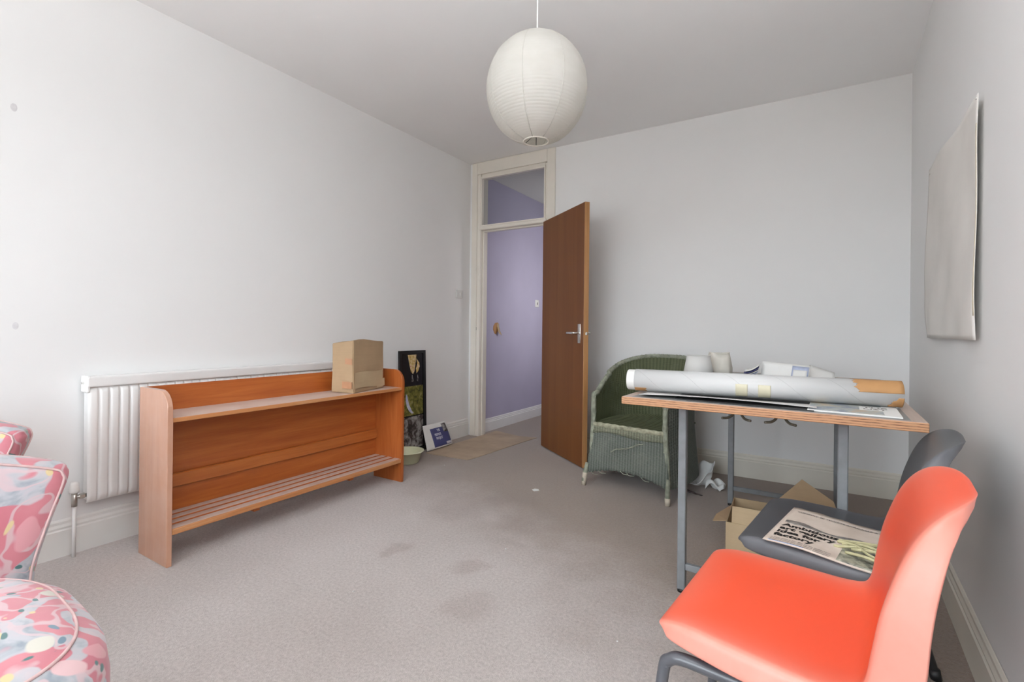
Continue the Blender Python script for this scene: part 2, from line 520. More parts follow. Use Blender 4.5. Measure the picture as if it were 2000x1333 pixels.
def photo(name, stops, scale, dist=0.5, sc=(1, 1, 1)):
    m, nt, p = base(name, stops[0][1], 0.3)
    n = noise(nt, coords(nt, sc), scale, 5, 0.65, dist)
    nt.link(ramp(nt, n, stops), p.inputs['Base Color'])
    return m
M['pic_gold'] = photo('gold_trophy_photo', [(0.3, (0.25, 0.10, 0.03)), (0.45, (0.55, 0.38, 0.10)), (0.58, (0.75, 0.62, 0.40)), (0.7, (0.45, 0.12, 0.10))], 42)
M['pic_foliage'] = photo('foliage_photo', [(0.32, (0.025, 0.035, 0.010)), (0.45, (0.12, 0.115, 0.02)), (0.58, (0.26, 0.23, 0.06)), (0.72, (0.34, 0.34, 0.20))], 26)
M['pic_grey'] = photo('grey_portrait_photo', [(0.32, (0.012, 0.011, 0.012)), (0.45, (0.06, 0.045, 0.042)), (0.57, (0.32, 0.31, 0.30)), (0.75, (0.55, 0.53, 0.52))], 20)
M['pic_blade'] = photo('pale_blue_photo', [(0.3, (0.25, 0.28, 0.60)), (0.6, (0.75, 0.76, 0.85))], 10)
M['magazine_cover'] = photo('magazine_cover_photo', [(0.30, (0.07, 0.09, 0.17)), (0.42, (0.20, 0.24, 0.32)), (0.52, (0.42, 0.45, 0.42)), (0.64, (0.55, 0.42, 0.28)), (0.8, (0.62, 0.62, 0.56))], 5.5, 0.3, (2, 2, 2))
M['news_photo'] = photo('halftone_news_photo', [(0.35, (0.10, 0.095, 0.09)), (0.5, (0.26, 0.24, 0.22)), (0.7, (0.48, 0.43, 0.38))], 60, 0.2)
M['news_colour'] = photo('green_news_photo', [(0.35, (0.08, 0.08, 0.075)), (0.5, (0.28, 0.28, 0.22)), (0.7, (0.52, 0.50, 0.40))], 45, 0.4)

def floral():
    m, nt, p = base('pink_floral_cotton', (0.6, 0.2, 0.25), 0.85, 0.2)
    v = coords(nt)
    w = nt.add('ShaderNodeTexNoise'); w.inputs['Scale'].default_value = 5; w.inputs['Detail'].default_value = 2
    nt.link(v, w.inputs['Vector'])
    dv = nt.add('ShaderNodeVectorMath', operation='MULTIPLY_ADD')
    nt.link(w.outputs['Color'], dv.inputs[0]); dv.inputs[1].default_value = (0.16, 0.16, 0.16); nt.link(v, dv.inputs[2])
    d = dv.outputs[0]
    basec = ramp(nt, noise(nt, v, 7, 3), [(0.3, (0.50, 0.155, 0.195)), (0.7, (0.57, 0.225, 0.255))])
    # pale scrolling ribbons: contour bands of a smooth noise
    s = noise(nt, d, 8.5, 1.0, 0.4)
    band = math_n(nt, 'ABSOLUTE', math_n(nt, 'SUBTRACT', s, 0.52))
    bf = ramp(nt, band, [(0.050, (1,) * 3), (0.062, (0,) * 3)])
    bcol = ramp(nt, noise(nt, d, 24, 3), [(0.3, (0.26, 0.30, 0.34)), (0.5, (0.44, 0.45, 0.48)), (0.72, (0.55, 0.46, 0.48))])
    c = mix(nt, bf, basec, bcol)
    s2 = noise(nt, d, 11, 1.5, 0.4)
    b2 = math_n(nt, 'ABSOLUTE', math_n(nt, 'SUBTRACT', s2, 0.46))
    c = mix(nt, ramp(nt, b2, [(0.016, (0.8,) * 3), (0.030, (0,) * 3)]), c, (0.58, 0.44, 0.46))
    # soft pale pink leaves
    vo = nt.add('ShaderNodeTexVoronoi'); vo.inputs['Scale'].default_value = 12; nt.link(d, vo.inputs['Vector'])
    lf = ramp(nt, vo.outputs['Distance'], [(0.30, (1,) * 3), (0.34, (0,) * 3)])
    lcol = nt.add('ShaderNodeSeparateColor'); nt.link(vo.outputs['Color'], lcol.inputs[0])
    pal = ramp(nt, lcol.outputs[0], [(0.0, (0.62, 0.30, 0.33)), (0.3, (0.66, 0.45, 0.46)), (0.55, (0.58, 0.56, 0.49)), (0.8, (0.45, 0.50, 0.48)), (0.9, (0.70, 0.62, 0.45))], 'CONSTANT')
    c = mix(nt, math_n(nt, 'MULTIPLY', lf, math_n(nt, 'GREATER_THAN', lcol.outputs[1], 0.45)), c, pal)
    # small blue-green sprigs
    v3 = nt.add('ShaderNodeTexVoronoi'); v3.inputs['Scale'].default_value = 26; nt.link(d, v3.inputs['Vector'])
    sf = ramp(nt, v3.outputs['Distance'], [(0.20, (1,) * 3), (0.26, (0,) * 3)])
    sc3 = nt.add('ShaderNodeSeparateColor'); nt.link(v3.outputs['Color'], sc3.inputs[0])
    scol = ramp(nt, sc3.outputs[0], [(0.0, (0.08, 0.17, 0.17)), (0.4, (0.16, 0.24, 0.30)), (0.7, (0.30, 0.36, 0.30)), (0.85, (0.62, 0.50, 0.28))], 'CONSTANT')
    free = math_n(nt, 'SUBTRACT', 1.0, lf)
    c = mix(nt, math_n(nt, 'MULTIPLY', free, math_n(nt, 'MULTIPLY', sf, math_n(nt, 'GREATER_THAN', sc3.outputs[1], 0.35))), c, scol)
    nt.link(c, p.inputs['Base Color'])
    bump(nt, p, noise(nt, v, 9, 3), 0.25, 0.012)
    p.inputs['Sheen Weight'].default_value = 0.3
    return m
M['floral'] = floral()
M['piping'] = simple('pale_pink_piping', (0.60, 0.42, 0.41), 0.7, 0.12, 30)

def glass_mat():
    m = bpy.data.materials.new('clear_pane'); m.use_nodes = True
    nt = NT(m); nt.n.clear()
    out = nt.add('ShaderNodeOutputMaterial'); tr = nt.add('ShaderNodeBsdfTransparent'); gl = nt.add('ShaderNodeBsdfGlossy')
    tr.inputs[0].default_value = (0.86, 0.875, 0.87, 1); gl.inputs['Roughness'].default_value = 0.05
    lw = nt.add('ShaderNodeLayerWeight'); lw.inputs[0].default_value = 0.25
    mx = nt.add('ShaderNodeMixShader')
    nt.link(math_n(nt, 'MULTIPLY', lw.outputs['Fresnel'], 0.6), mx.inputs[0])
    nt.link(tr.outputs[0], mx.inputs[1]); nt.link(gl.outputs[0], mx.inputs[2]); nt.link(mx.outputs[0], out.inputs[0])
    return m
M['glass'] = glass_mat()

def paper_lamp():
    m, nt, p = base('rice_paper', (0.68, 0.67, 0.635), 0.8, 0.2)
    n = noise(nt, coords(nt, (1, 1, 1.5)), 14, 4)
    nt.link(ramp(nt, n, [(0.3, (0.645, 0.635, 0.595)), (0.7, (0.70, 0.69, 0.66))]), p.inputs['Base Color'])
    bump(nt, p, noise(nt, coords(nt, (1, 1, 3)), 20, 3), 0.15, 0.004)
    tl = nt.add('ShaderNodeBsdfTranslucent'); tl.inputs[0].default_value = (0.8, 0.77, 0.70, 1)
    mx = nt.add('ShaderNodeMixShader'); mx.inputs[0].default_value = 0.35
    out = [x for x in nt.n if x.type == 'OUTPUT_MATERIAL'][0]
    nt.link(p.outputs[0], mx.inputs[1]); nt.link(tl.outputs[0], mx.inputs[2]); nt.link(mx.outputs[0], out.inputs[0])
    return m
M['rice_paper'] = paper_lamp()

def tube_mat():
    m, nt, p = base('white_spiral_wound_tube', (0.78, 0.785, 0.78), 0.45)
    tc = nt.add('ShaderNodeTexCoord'); sep = nt.add('ShaderNodeSeparateXYZ'); nt.link(tc.outputs['Object'], sep.inputs[0])
    ang = math_n(nt, 'ARCTAN2', sep.outputs['Z'], sep.outputs['Y'])
    k = math_n(nt, 'ADD', math_n(nt, 'MULTIPLY', sep.outputs['X'], 1 / 0.176), math_n(nt, 'MULTIPLY', ang, -0.32))
    d = math_n(nt, 'ABSOLUTE', math_n(nt, 'SUBTRACT', math_n(nt, 'FRACT', k), 0.5))
    nt.link(ramp(nt, d, [(0.0, (0.40, 0.40, 0.40)), (0.010, (0.58, 0.583, 0.58))]), p.inputs['Base Color'])
    return m
M['spiral_tube'] = tube_mat()

# ================================================================ SETTING
XL, YB, ZC, XR, TA = -2.909, 3.913, 2.697, 0.530, math.tan(R(-2.36))
YF = -3.00
def xr(y, o=0.0): return XR + (YB - y) * TA - o
HALL_Y, HALL_X0, HALL_X1, HALL_Z = 6.6, -2.845, -1.45, 2.62
DX0, DX1, DZ = -2.815, -2.035, 2.585          # rough opening in the back wall

bm = bmesh.new()
prism(bm, [(XL - 0.1, YF - 0.15), (xr(YF) + 0.1, YF - 0.15), (XR + 0.1, YB + 0.12), (HALL_X1 + 0.1, YB + 0.12), (HALL_X1 + 0.1, HALL_Y + 0.1), (HALL_X0 - 0.1, HALL_Y + 0.1), (XL - 0.1, YB + 0.12)], -0.08, 0.0)
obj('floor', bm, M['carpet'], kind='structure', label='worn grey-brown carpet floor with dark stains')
bm = bmesh.new()
prism(bm, [(XL - 0.1, YF - 0.12), (xr(YF) + 0.1, YF - 0.12), (XR + 0.1, YB), (XL - 0.1, YB)], ZC, ZC + 0.1)
obj('ceiling', bm, M['ceiling'], kind='structure', label='plain white ceiling of the room')
bm = bmesh.new(); box(bm, XL - 0.1, XL, YF - 0.12, YB, 0, ZC)
obj('wall_left', bm, M['wall'], kind='structure', label='plain white wall behind the radiator')
bm = bmesh.new()
prism(bm, [(xr(YF), YF - 0.12), (xr(YF) + 0.1, YF - 0.12), (XR + 0.1, YB + 0.12), (XR, YB + 0.12), (XR, YB)], 0, ZC)
obj('wall_right', bm, M['wall'], kind='structure', label='white wall with a cloth hung on it')
bm = bmesh.new()
box(bm, XL - 0.1, DX0, YB, YB + 0.115, 0, ZC + 0.1)
box(bm, DX1, XR + 0.1, YB, YB + 0.115, 0, ZC + 0.1)
box(bm, DX0, DX1, YB, YB + 0.115, DZ, ZC + 0.1)
obj('wall_back', bm, M['wall'], kind='structure', label='white back wall with the doorway at its left end')
WX0, WX1, WZ0, WZ1 = -2.65, 0.15, 0.45, 2.60
bm = bmesh.new()
box(bm, XL - 0.1, WX0, YF - 0.12, YF, 0, ZC)
box(bm, WX1, xr(YF), YF - 0.12, YF, 0, ZC)
box(bm, WX0, WX1, YF - 0.12, YF, 0, WZ0)
box(bm, WX0, WX1, YF - 0.12, YF, WZ1, ZC)
obj('wall_front', bm, M['wall'], kind='structure', label='white window wall')
win = thing('window_2', 'wide white framed window behind the viewer', None, ((WX0 + WX1) / 2, YF - 0.06, WZ0), kind='structure')
hw = (WX1 - WX0) / 2
bm = bmesh.new()
for x0, x1, z0, z1 in ((-hw, hw, 0, 0.05), (-hw, hw, WZ1 - WZ0 - 0.05, WZ1 - WZ0), (-hw, -hw + 0.05, 0.05, WZ1 - WZ0 - 0.05), (hw - 0.05, hw, 0.05, WZ1 - WZ0 - 0.05), (-0.03, 0.03, 0.05, WZ1 - WZ0 - 0.05)):
    box(bm, x0, x1, -0.03, 0.03, z0, z1)
obj('window_frame', bm, M['white_gloss'], win)
for s in (-1, 1):
    obj('pane', bbox(min(s * 0.03, s * (hw - 0.05)), max(s * 0.03, s * (hw - 0.05)), -0.003, 0.003, 0.05, WZ1 - WZ0 - 0.05), M['glass'], win)

# hall beyond the doorway
bm = bmesh.new(); box(bm, HALL_X0 - 0.1, HALL_X0, YB + 0.115, HALL_Y, 0, HALL_Z)
obj('wall_hall_left', bm, M['lilac'], kind='structure', label='lilac hall wall seen through the doorway')
bm = bmesh.new(); box(bm, HALL_X1, HALL_X1 + 0.1, YB + 0.115, HALL_Y, 0, HALL_Z)
obj('wall_hall_right', bm, M['lilac'], kind='structure', label='far side wall of the lilac hall')
bm = bmesh.new(); box(bm, HALL_X0 - 0.1, HALL_X1 + 0.1, HALL_Y, HALL_Y + 0.1, 0, HALL_Z)
obj('wall_hall_end', bm, M['lilac'], kind='structure', label='end wall of the lilac hall')
bm = bmesh.new(); box(bm, HALL_X0 - 0.1, HALL_X1 + 0.1, YB + 0.115, HALL_Y + 0.1, HALL_Z, HALL_Z + 0.06)
obj('ceiling_hall', bm, M['hall_white'], kind='structure', label='grey white ceiling of the hall')

# skirtings: profile (depth, z)
SKP = [(0, 0), (0.016, 0), (0.016, 0.118), (0.011, 0.124), (0.013, 0.134), (0.008, 0.146), (0.008, 0.158), (0.003, 0.166), (0, 0.168)]
def skirting(name, a, b, nrm, mat, h=1.0, label=None):
    bm = bmesh.new()
    a, b, n = Vector((*a, 0)), Vector((*b, 0)), Vector((*nrm, 0))
    ra = [bm.verts.new(a + n * d + Vector((0, 0, z * h))) for d, z in SKP]
    rb = [bm.verts.new(b + n * d + Vector((0, 0, z * h))) for d, z in SKP]
    for i in range(len(SKP) - 1):
        bm.faces.new((ra[i], rb[i], rb[i + 1], ra[i + 1]))
    bm.faces.new(list(reversed(ra))); bm.faces.new(rb)
    return obj(name, bm, mat, kind='structure', label=label)
skirting('baseboard_left', (XL, YF), (XL, YB - 0.018), (1, 0), M['skirting_white'], label='white painted skirting along the radiator wall')
skirting('baseboard_back', (-1.955, YB), (XR, YB), (0, -1), M['skirting'], label='cream skirting below the back wall')
skirting('baseboard_right', (XR, YB - 0.016), (xr(YF), YF), (-1, 0), M['skirting'], label='cream skirting along the wall behind the plastic chairs')
skirting('baseboard_hall', (HALL_X0, YB + 0.115), (HALL_X0, HALL_Y), (1, 0), M['white_gloss'], 0.78, label='white skirting below the lilac hall wall')

# door surround
fr = thing('trim_1', 'cream painted door surround with fanlight above', None, (0, YB, 0), kind='structure')
def tpart(name, x0, x1, y0, y1, z0, z1, bev=0.004, mat='cream_gloss'):
    return obj(name, bbox(x0, x1, y0, y1, z0, z1, bev, 1), M[mat], fr)
tpart('architrave', -2.878, -2.815, -0.020, 0.0, 0, ZC - 0.002)
tpart('architrave', -2.042, -1.962, -0.020, 0.0, 0, ZC - 0.002)
tpart('architrave', -2.815, -2.042, -0.020, 0.0, 2.578, ZC - 0.002)
tpart('door_jamb', -2.815, -2.778, -0.012, 0.118, 0, 2.578)
tpart('door_jamb', -2.066, -2.030, 0.0, 0.118, 0, 2.578)
tpart('door_jamb', -2.778, -2.066, 0.0, 0.118, 2.552, 2.585)
tpart('transom_bar', -2.800, -2.05, -0.016, 0.118, 2.030, 2.066, 0.006)
tpart('stop_bead', -2.778, -2.764, 0.03, 0.07, 0, 2.018, 0.003)
tpart('stop_bead', -2.778, -2.066, 0.03, 0.07, 2.016, 2.032, 0.003)
tpart('latch_plate', -2.8155, -2.8125, -0.0135, -0.0115, 1.045, 1.075, 0, 'dark_gap')
w1 = thing('window_1', 'small clear fanlight pane over the doorway', None, (0, YB, 0), kind='structure')
bm = bmesh.new()
for x0, x1, z0, z1 in ((-2.778, -2.066, 2.535, 2.552), (-2.778, -2.066, 2.066, 2.078), (-2.778, -2.766, 2.078, 2.535), (-2.078, -2.066, 2.078, 2.535)):
    box(bm, x0, x1, -0.006, 0.02, z0, z1)
obj('glazing_bead', bm, M['cream_gloss'], w1)
obj('pane', bbox(-2.766, -2.078, 0.028, 0.032, 2.078, 2.535), M['glass'], w1)

# door leaf: hinge (-2.068, 3.880) to outer edge
hx, hy = -2.068, 3.882
dang = math.atan2(3.411 - 3.873, -1.475 + 2.076)
dl = thing('door_1', 'plain brown veneered door standing open into the room', None, (hx, hy, 0), dang, kind='structure')
DW = 0.762
obj('door_leaf', bbox(0, DW - 0.006, 0.0, 0.040, 0.012, 2.032, 0.0015, 1), M['door_wood'], dl)
obj('edge_lipping', bbox(DW - 0.006, DW, 0.0, 0.040, 0.012, 2.032, 0.001, 1), M['door_edge'], dl, label='lighter brown closing edge of the door')
for side in (-1, 1):
    y0 = 0.0 if side < 0 else 0.04
    s = side
    hp = obj('handle_plate', bbox(DW - 0.085, DW - 0.043, min(y0, y0 + s * 0.008), max(y0, y0 + s * 0.008), 0.955, 1.105, 0.003, 2), M['chrome'], dl, True)
    path = spline([(DW - 0.064, y0 + s * 0.006, 1.034), (DW - 0.064, y0 + s * 0.045, 1.034), (DW - 0.075, y0 + s * 0.055, 1.034), (DW - 0.12, y0 + s * 0.056, 1.034), (DW - 0.175, y0 + s * 0.052, 1.034)], 5)
    obj('lever', tube_bm(path, 0.010, 10), M['chrome'], hp, True)
obj('latch', bbox(DW - 0.001, DW + 0.010, 0.012, 0.028, 1.020, 1.042, 0.002, 1), M['chrome'], dl)

# ================================================================ LEFT WALL: radiator, shelf unit
rad = thing('radiator', 'long white fluted panel radiator on the left wall behind the low shelf unit', 'radiator', (-2.85, 0.885, 0.235))
RL, RH = 1.42, 0.535
def flute(y):
    ph = (y % 0.0405) / 0.0405
    d = min(ph, 1 - ph)
    t = max(0.0, min(1.0, (d - 0.04) / 0.10))
    return 0.010 * (t * t * (3 - 2 * t)) + 0.002 * math.sin(math.pi * ph)
bm = bmesh.new()
ny = 35 * 10
ys = [RL * i / ny for i in range(ny + 1)]
rows = [(0.000, 0.002, 0), (0.012, 0.010, 0.3), (0.035, 0.010, 1), (RH - 0.03, 0.010, 1), (RH - 0.012, 0.010, 0.4), (RH, 0.002, 0)]
V = [[bm.verts.new((0.004 + b + k * flute(y), y, z)) for y in ys] for z, b, k in rows]
for i in range(len(rows) - 1):
    for j in range(ny):
        bm.faces.new((V[i][j], V[i][j + 1], V[i + 1][j + 1], V[i + 1][j]))
obj('fluted_panel', bm, M['radiator'], rad, True)
obj('rear_panel', bbox(-0.042, 0.004, 0.004, RL - 0.004, 0.01, RH - 0.005), M['radiator'], rad)
obj('top_cover', bbox(-0.048, 0.028, -0.006, RL + 0.006, RH, RH + 0.048, 0.006, 2), M['radiator'], rad)
obj('end_cap', bbox(-0.045, 0.026, -0.008, 0.006, RH - 0.025, RH + 0.052, 0.004, 1), M['radiator'], rad)
obj('end_cap', bbox(-0.045, 0.026, RL - 0.006, RL + 0.008, RH - 0.025, RH + 0.052, 0.004, 1), M['radiator'], rad)
obj('bleed_screw', tube_bm([(-0.01, -0.008, RH + 0.02), (-0.01, -0.016, RH + 0.02)], 0.006, 8), M['chrome'], rad)
for yy in (0.25, 1.15):
    obj('wall_bracket', bbox(-0.058, -0.042, yy - 0.015, yy + 0.015, 0.06, RH - 0.06), M['radiator'], rad)
vl = obj('valve_body', tube_bm([(0.0, -0.040, -0.005), (0.0, -0.040, 0.058)], 0.011, 10), M['brass'], rad, True, label='dull metal valve')
obj('valve_arm', tube_bm([(0.0, -0.038, 0.036), (0.0, 0.006, 0.036)], 0.009, 10), M['brass'], vl, True)
obj('valve_nut', tube_bm([(0.0, -0.022, 0.036), (0.0, -0.004, 0.036)], 0.013, 6), M['brass'], vl)
obj('valve_cap', lathe([(0.0, 0.058), (0.018, 0.058), (0.019, 0.065), (0.017, 0.098), (0.012, 0.106), (0.0, 0.107)], 16, M=Matrix.Translation((0, -0.04, 0))), M['plastic_white'], vl, True, label='white plastic valve cap')
obj('supply_pipe', tube_bm([(0.0, -0.040, -0.002), (0.0, -0.040, -0.234)], 0.0075, 10), M['white_gloss'], rad, True)

# shelf unit: local x = out of the wall (front = +x), y = along the wall
SD, SL, SHH = 0.272, 1.448, 0.772
su = thing('shelf_unit', 'low orange-brown wooden shelf unit with slatted bottom in front of the radiator', 'shelf unit', (-2.655, 1.020, 0))
def side_profile():
    pts = [(0, 0), (SD, 0), (SD, SHH - 0.085)]
    for k in range(1, 9):
        a = k / 8 * math.pi / 2
        pts.append((SD - 0.085 + 0.085 * math.cos(a), SHH - 0.085 + 0.085 * math.sin(a)))
    pts.append((0, SHH))
    return pts
MY = Matrix(((1, 0, 0, 0), (0, 0, 1, 0), (0, 1, 0, 0), (0, 0, 0, 1)))   # (x,z,thickness) -> (x,y,z)
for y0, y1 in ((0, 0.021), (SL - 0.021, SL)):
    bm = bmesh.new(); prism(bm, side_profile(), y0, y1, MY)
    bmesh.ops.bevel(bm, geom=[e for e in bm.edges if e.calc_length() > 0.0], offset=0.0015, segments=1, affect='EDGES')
    obj('side_panel', bm, M['shelf_side_haze' if y0 == 0 else 'shelf_side'], su)
obj('back_panel', bbox(0.0, 0.014, 0.021, SL - 0.021, 0.10, SHH), M['shelf_wood'], su)
def dusty(o):
    o.data.materials.append(M['shelf_wood'])
    for p in o.data.polygons:
        p.material_index = 0 if p.normal.z > 0.6 else 1
    return o
sh = obj('shelf_board', bbox(0.014, SD - 0.012, 0.021, SL - 0.021, 0.632, 0.650, 0.0015, 1), M['shelf_dusty'], su, label='dust-covered upper shelf board')
dusty(sh)
obj('shelf_lipping', bbox(SD - 0.012, SD - 0.004, 0.021, SL - 0.021, 0.631, 0.6505, 0.002, 1), M['shelf_edge'], sh)
obj('rail', bbox(0.014, 0.036, 0.021, SL - 0.021, 0.275, 0.340, 0.004, 1), M['shelf_rail'], su)
for k in range(4):
    x0 = 0.018 + k * 0.0635
    dusty(obj('slat', bbox(x0, x0 + (0.041 if k < 3 else 0.047), 0.021, SL - 0.021, 0.143, 0.160, 0.002, 1), M['shelf_dusty'], su))
obj('front_rail', bbox(SD - 0.014, SD - 0.003, 0.021, SL - 0.021, 0.134, 0.1595, 0.003, 1), M['shelf_edge'], su)
for yy in (0.4, 1.0):
    obj('slat_bearer', bbox(0.02, SD - 0.016, yy, yy + 0.03, 0.118, 0.144), M['shelf_wood'], su)

# taped carton on the shelf
cb = thing('cardboard_box', 'closed brown cardboard box with packing tape standing on the shelf unit', 'box', (-2.405, 2.047, 0.6505), math.atan2(0.332, -0.083))
BL, BW, BH = 0.335, 0.158, 0.325     # local +x along right face, local +y towards left face
bm = bmesh.new()
vs, fs = box(bm, 0, BL, 0, BW, 0, BH)
bmesh.ops.subdivide_edges(bm, edges=list(bm.edges), cuts=5, use_grid_fill=True)
for v in bm.verts:
    n = mnoise.noise_vector(v.co * 6.0)
    v.co += n * 0.006
    if v.co.z > BH * 0.8: v.co.z += 0.010 * math.sin(v.co.x * 14) - 0.03 * (v.co.y / BW) * 0.6
    v.co.z = max(v.co.z, 0.0)
    t = v.co.z / BH
    v.co.x += -0.006 * t
bmesh.ops.bevel(bm, geom=[e for e in bm.edges if e.calc_face_angle(0) > 0.9], offset=0.004, segments=2, affect='EDGES')
obj('carton', bm, M['cardboard'], cb)
for z0, z1, l0, l1 in ((0.178, 0.214, 0.0, 0.050), (0.028, 0.070, 0.0, 0.070)):
    bm, _ = grid(lambda u, v: Vector((-0.0095 + 0.0008 * math.sin(u * 5), 0.006 + l0 + (l1 - l0) * u, z0 + (z1 - z0) * v + 0.003 * u)), 4, 2)
    obj('tape_strip', thicken(bm, 0.001), M['packing_tape'], cb)
bm, _ = grid(lambda u, v: Vector((0.006 + 0.30 * u, -0.0075 + 0.0015 * math.sin(u * 9), 0.026 + 0.10 * v + 0.004 * math.sin(u * 6))), 8, 3)
obj('tape_strip', thicken(bm, 0.001), M['cardboard_pale'], cb)
bm, _ = grid(lambda u, v: Vector((BL - 0.09 + 0.092 * u, -0.0085 + 0.003 * v, 0.008 + 0.05 * v + 0.01 * u)), 4, 3)
obj('torn_flap', thicken(bm, 0.002), M['cardboard_pale'], cb)

# light switch, marks
sw = thing('light_switch', 'white light switch on the left wall beside the door surround', 'light switch', (XL, 3.738, 1.392))
obj('switch_plate', bbox(0, 0.014, -0.044, 0.044, -0.040, 0.040, 0.003, 2), M['switch_grey'], sw, True)
obj('rocker', bbox(0.014, 0.020, -0.008, 0.008, -0.013, 0.013, 0.002, 1), M['plastic_white'], sw)
hs = thing('light_switch', 'small white switch on the lilac hall wall beside the open door', 'light switch', (HALL_X0, 5.19, 1.372))
obj('switch_plate', bbox(0, 0.010, -0.043, 0.043, -0.043, 0.043, 0.003, 2), M['plastic_white'], hs, True)
obj('rocker', bbox(0.010, 0.015, -0.010, 0.010, -0.014, 0.014, 0.002, 1), M['ink_soft'], hs)
tw = thing('torn_patch', 'torn brown wallpaper hole with a peeling flap on the lilac hall wall', 'wall damage', (HALL_X0, 4.30, 1.062))
bm = bmesh.new()
prism(bm, [(0.055, 0.05), (0.03, 0.066), (-0.02, 0.06), (-0.05, 0.03), (-0.056, -0.01), (-0.03, -0.05), (0.0, -0.062), (0.03, -0.03), (0.05, 0.0)], 0.0002, 0.002,
      Matrix(((0, 0, 1, 0), (1, 0, 0, 0), (0, 1, 0, 0), (0, 0, 0, 1))))
obj('hole_backing', bm, M['kraft'], tw)
bm, _ = grid(lambda u, v: Vector((0.004 + 0.035 * v * v, 0.018 + 0.055 * u * (0.5 + 0.5 * v) - 0.012 * v, 0.055 - 0.125 * v + 0.02 * (1 - u) * v)), 4, 6)
obj('peeled_flap', thicken(bm, 0.0015), M['cardboard_pale'], tw, True)
for yy, zz, r in ((0.648, 1.985, 0.011), (0.660, 1.051, 0.010)):
    sm = lathe([(0.0, 0.0006), (r * 0.6, 0.0006), (r, 0.0002)], 12, M=Matrix.Translation((XL, yy, zz)) @ Matrix.Rotation(R(90), 4, 'Y') @ Matrix.Scale(1.6, 4, (1, 0, 0)))
    finish(obj('wall_smudge', sm, M['smudge']), 'small grey smudge high on the left wall at the frame edge' if zz > 1.5 else 'faint grey smudge on the left wall above the floral chairs', 'smudge')

# collage frame leaning on the wall
cf = thing('picture_frame', 'tall black picture frame with three photographs leaning on the wall beside the shelf unit', 'picture frame', (-2.866, 2.925, 0.0))
lean = math.asin((2.891 - 2.866) / 0.868)
ML = Matrix.Rotation(-lean, 4, 'Y')        # local: x out, y along, z up, tilted towards the wall
FW_, FH_ = 0.315, 0.868
bm = bmesh.new()
for y0, y1, z0, z1 in ((0, 0.026, 0, FH_), (FW_ - 0.026, FW_, 0, FH_), (0.026, FW_ - 0.026, 0, 0.026), (0.026, FW_ - 0.026, FH_ - 0.026, FH_)):
    box(bm, -0.010, 0.010, y0, y1, z0, z1, ML)
obj('frame_moulding', bm, M['frame_black'], cf)
bm = bmesh.new(); box(bm, -0.010, 0.0, 0.026, FW_ - 0.026, 0.026, FH_ - 0.026, ML)
obj('mount', bm, M['pic_black'], cf)
MP = ML @ Matrix(((0, 0, 1, 0), (1, 0, 0, 0), (0, 1, 0, 0), (0, 0, 0, 1)))    # (y,z,depth) -> local
def flat(name, pts, d, mat, lab=None, par=None):
    bm = bmesh.new(); prism(bm, pts, d, d + 0.0012, MP)
    return obj(name, bm, M[mat], par or cf, label=lab)
p1 = flat('photograph', [(0.036, 0.575), (0.284, 0.575), (0.284, 0.836), (0.036, 0.836)], 0.0, 'pic_black', 'dark photograph with two gold cups')
flat('printed_cup', [(0.100, 0.832), (0.205, 0.832), (0.190, 0.74), (0.178, 0.69), (0.160, 0.668), (0.135, 0.69), (0.122, 0.74)], 0.0014, 'pic_gold', par=p1)
flat('printed_cup', [(0.205, 0.80), (0.240, 0.76), (0.245, 0.73), (0.225, 0.69), (0.205, 0.672), (0.198, 0.71), (0.215, 0.75)], 0.0014, 'pic_gold', par=p1)
for yy in (0.150, 0.215):
    flat('printed_stem', [(yy - 0.006, 0.605), (yy + 0.010, 0.600), (yy + 0.016, 0.615), (yy + 0.004, 0.66), (yy - 0.002, 0.66)], 0.0014, 'pic_grey', par=p1)
p2 = flat('photograph', [(0.030, 0.318), (0.282, 0.318), (0.282, 0.566), (0.030, 0.566)], 0.0, 'pic_foliage', 'green photograph with a pale curved blade')
cres = [(0.075, 0.505), (0.088, 0.49), (0.096, 0.455), (0.112, 0.41), (0.140, 0.36), (0.165, 0.335), (0.140, 0.334), (0.108, 0.36), (0.082, 0.40), (0.070, 0.45)]
flat('printed_blade', cres, 0.0014, 'pic_blade', par=p2)
p3 = flat('photograph', [(0.030, 0.040), (0.282, 0.040), (0.282, 0.308), (0.030, 0.308)], 0.0, 'pic_grey', 'grey photograph at the bottom of the frame')

# leaflet leaning on the wall
lf = thing('leaflet', 'white leaflet with a navy blue cover panel propped against the skirting by the black frame', 'leaflet', (-2.785, 3.170, 0.002))
LFX = Matrix.Rotation(R(-17), 4, 'Y')
def leafpt(u, v, off=0.0):
    y = -0.018 + 0.345 * u + (0.02 * v * (1 - u)) - 0.055 * v * u * v
    z = 0.02 * u * 0 + 0.215 * v
    x = 0.025 * math.sin(u * math.pi) * (1 - v) + off - 0.012 * math.cos(u * 3.0) * v + 0.012
    return LFX @ Vector((x, y, z + 0.004))
bm, _ = grid(lambda u, v: leafpt(u, v), 14, 10)
obj('page', thicken(bm, 0.002), M['paper_white'], lf, True)
bm, _ = grid(lambda u, v: leafpt(0.04 + 0.9 * u, 0.05 + 0.93 * v, -0.010), 10, 8)
obj('page', thicken(bm, 0.002), M['paper_grey'], lf, True)
bm, _ = grid(lambda u, v: leafpt(0.25 + 0.70 * u, 0.05 + 0.76 * v, 0.0022), 12, 8)
obj('cover_panel', thicken(bm, 0.0004), M['navy_print'], lf, True)
bm, _ = grid(lambda u, v: leafpt(0.75 + 0.20 * u, 0.58 + 0.36 * v, 0.003), 5, 5)
obj('cover_photo', thicken(bm, 0.0004), M['pic_grey'], lf, True)
bm, _ = grid(lambda u, v: leafpt(0.72 + 0.22 * u, 0.07 + 0.10 * v, 0.003), 5, 3)
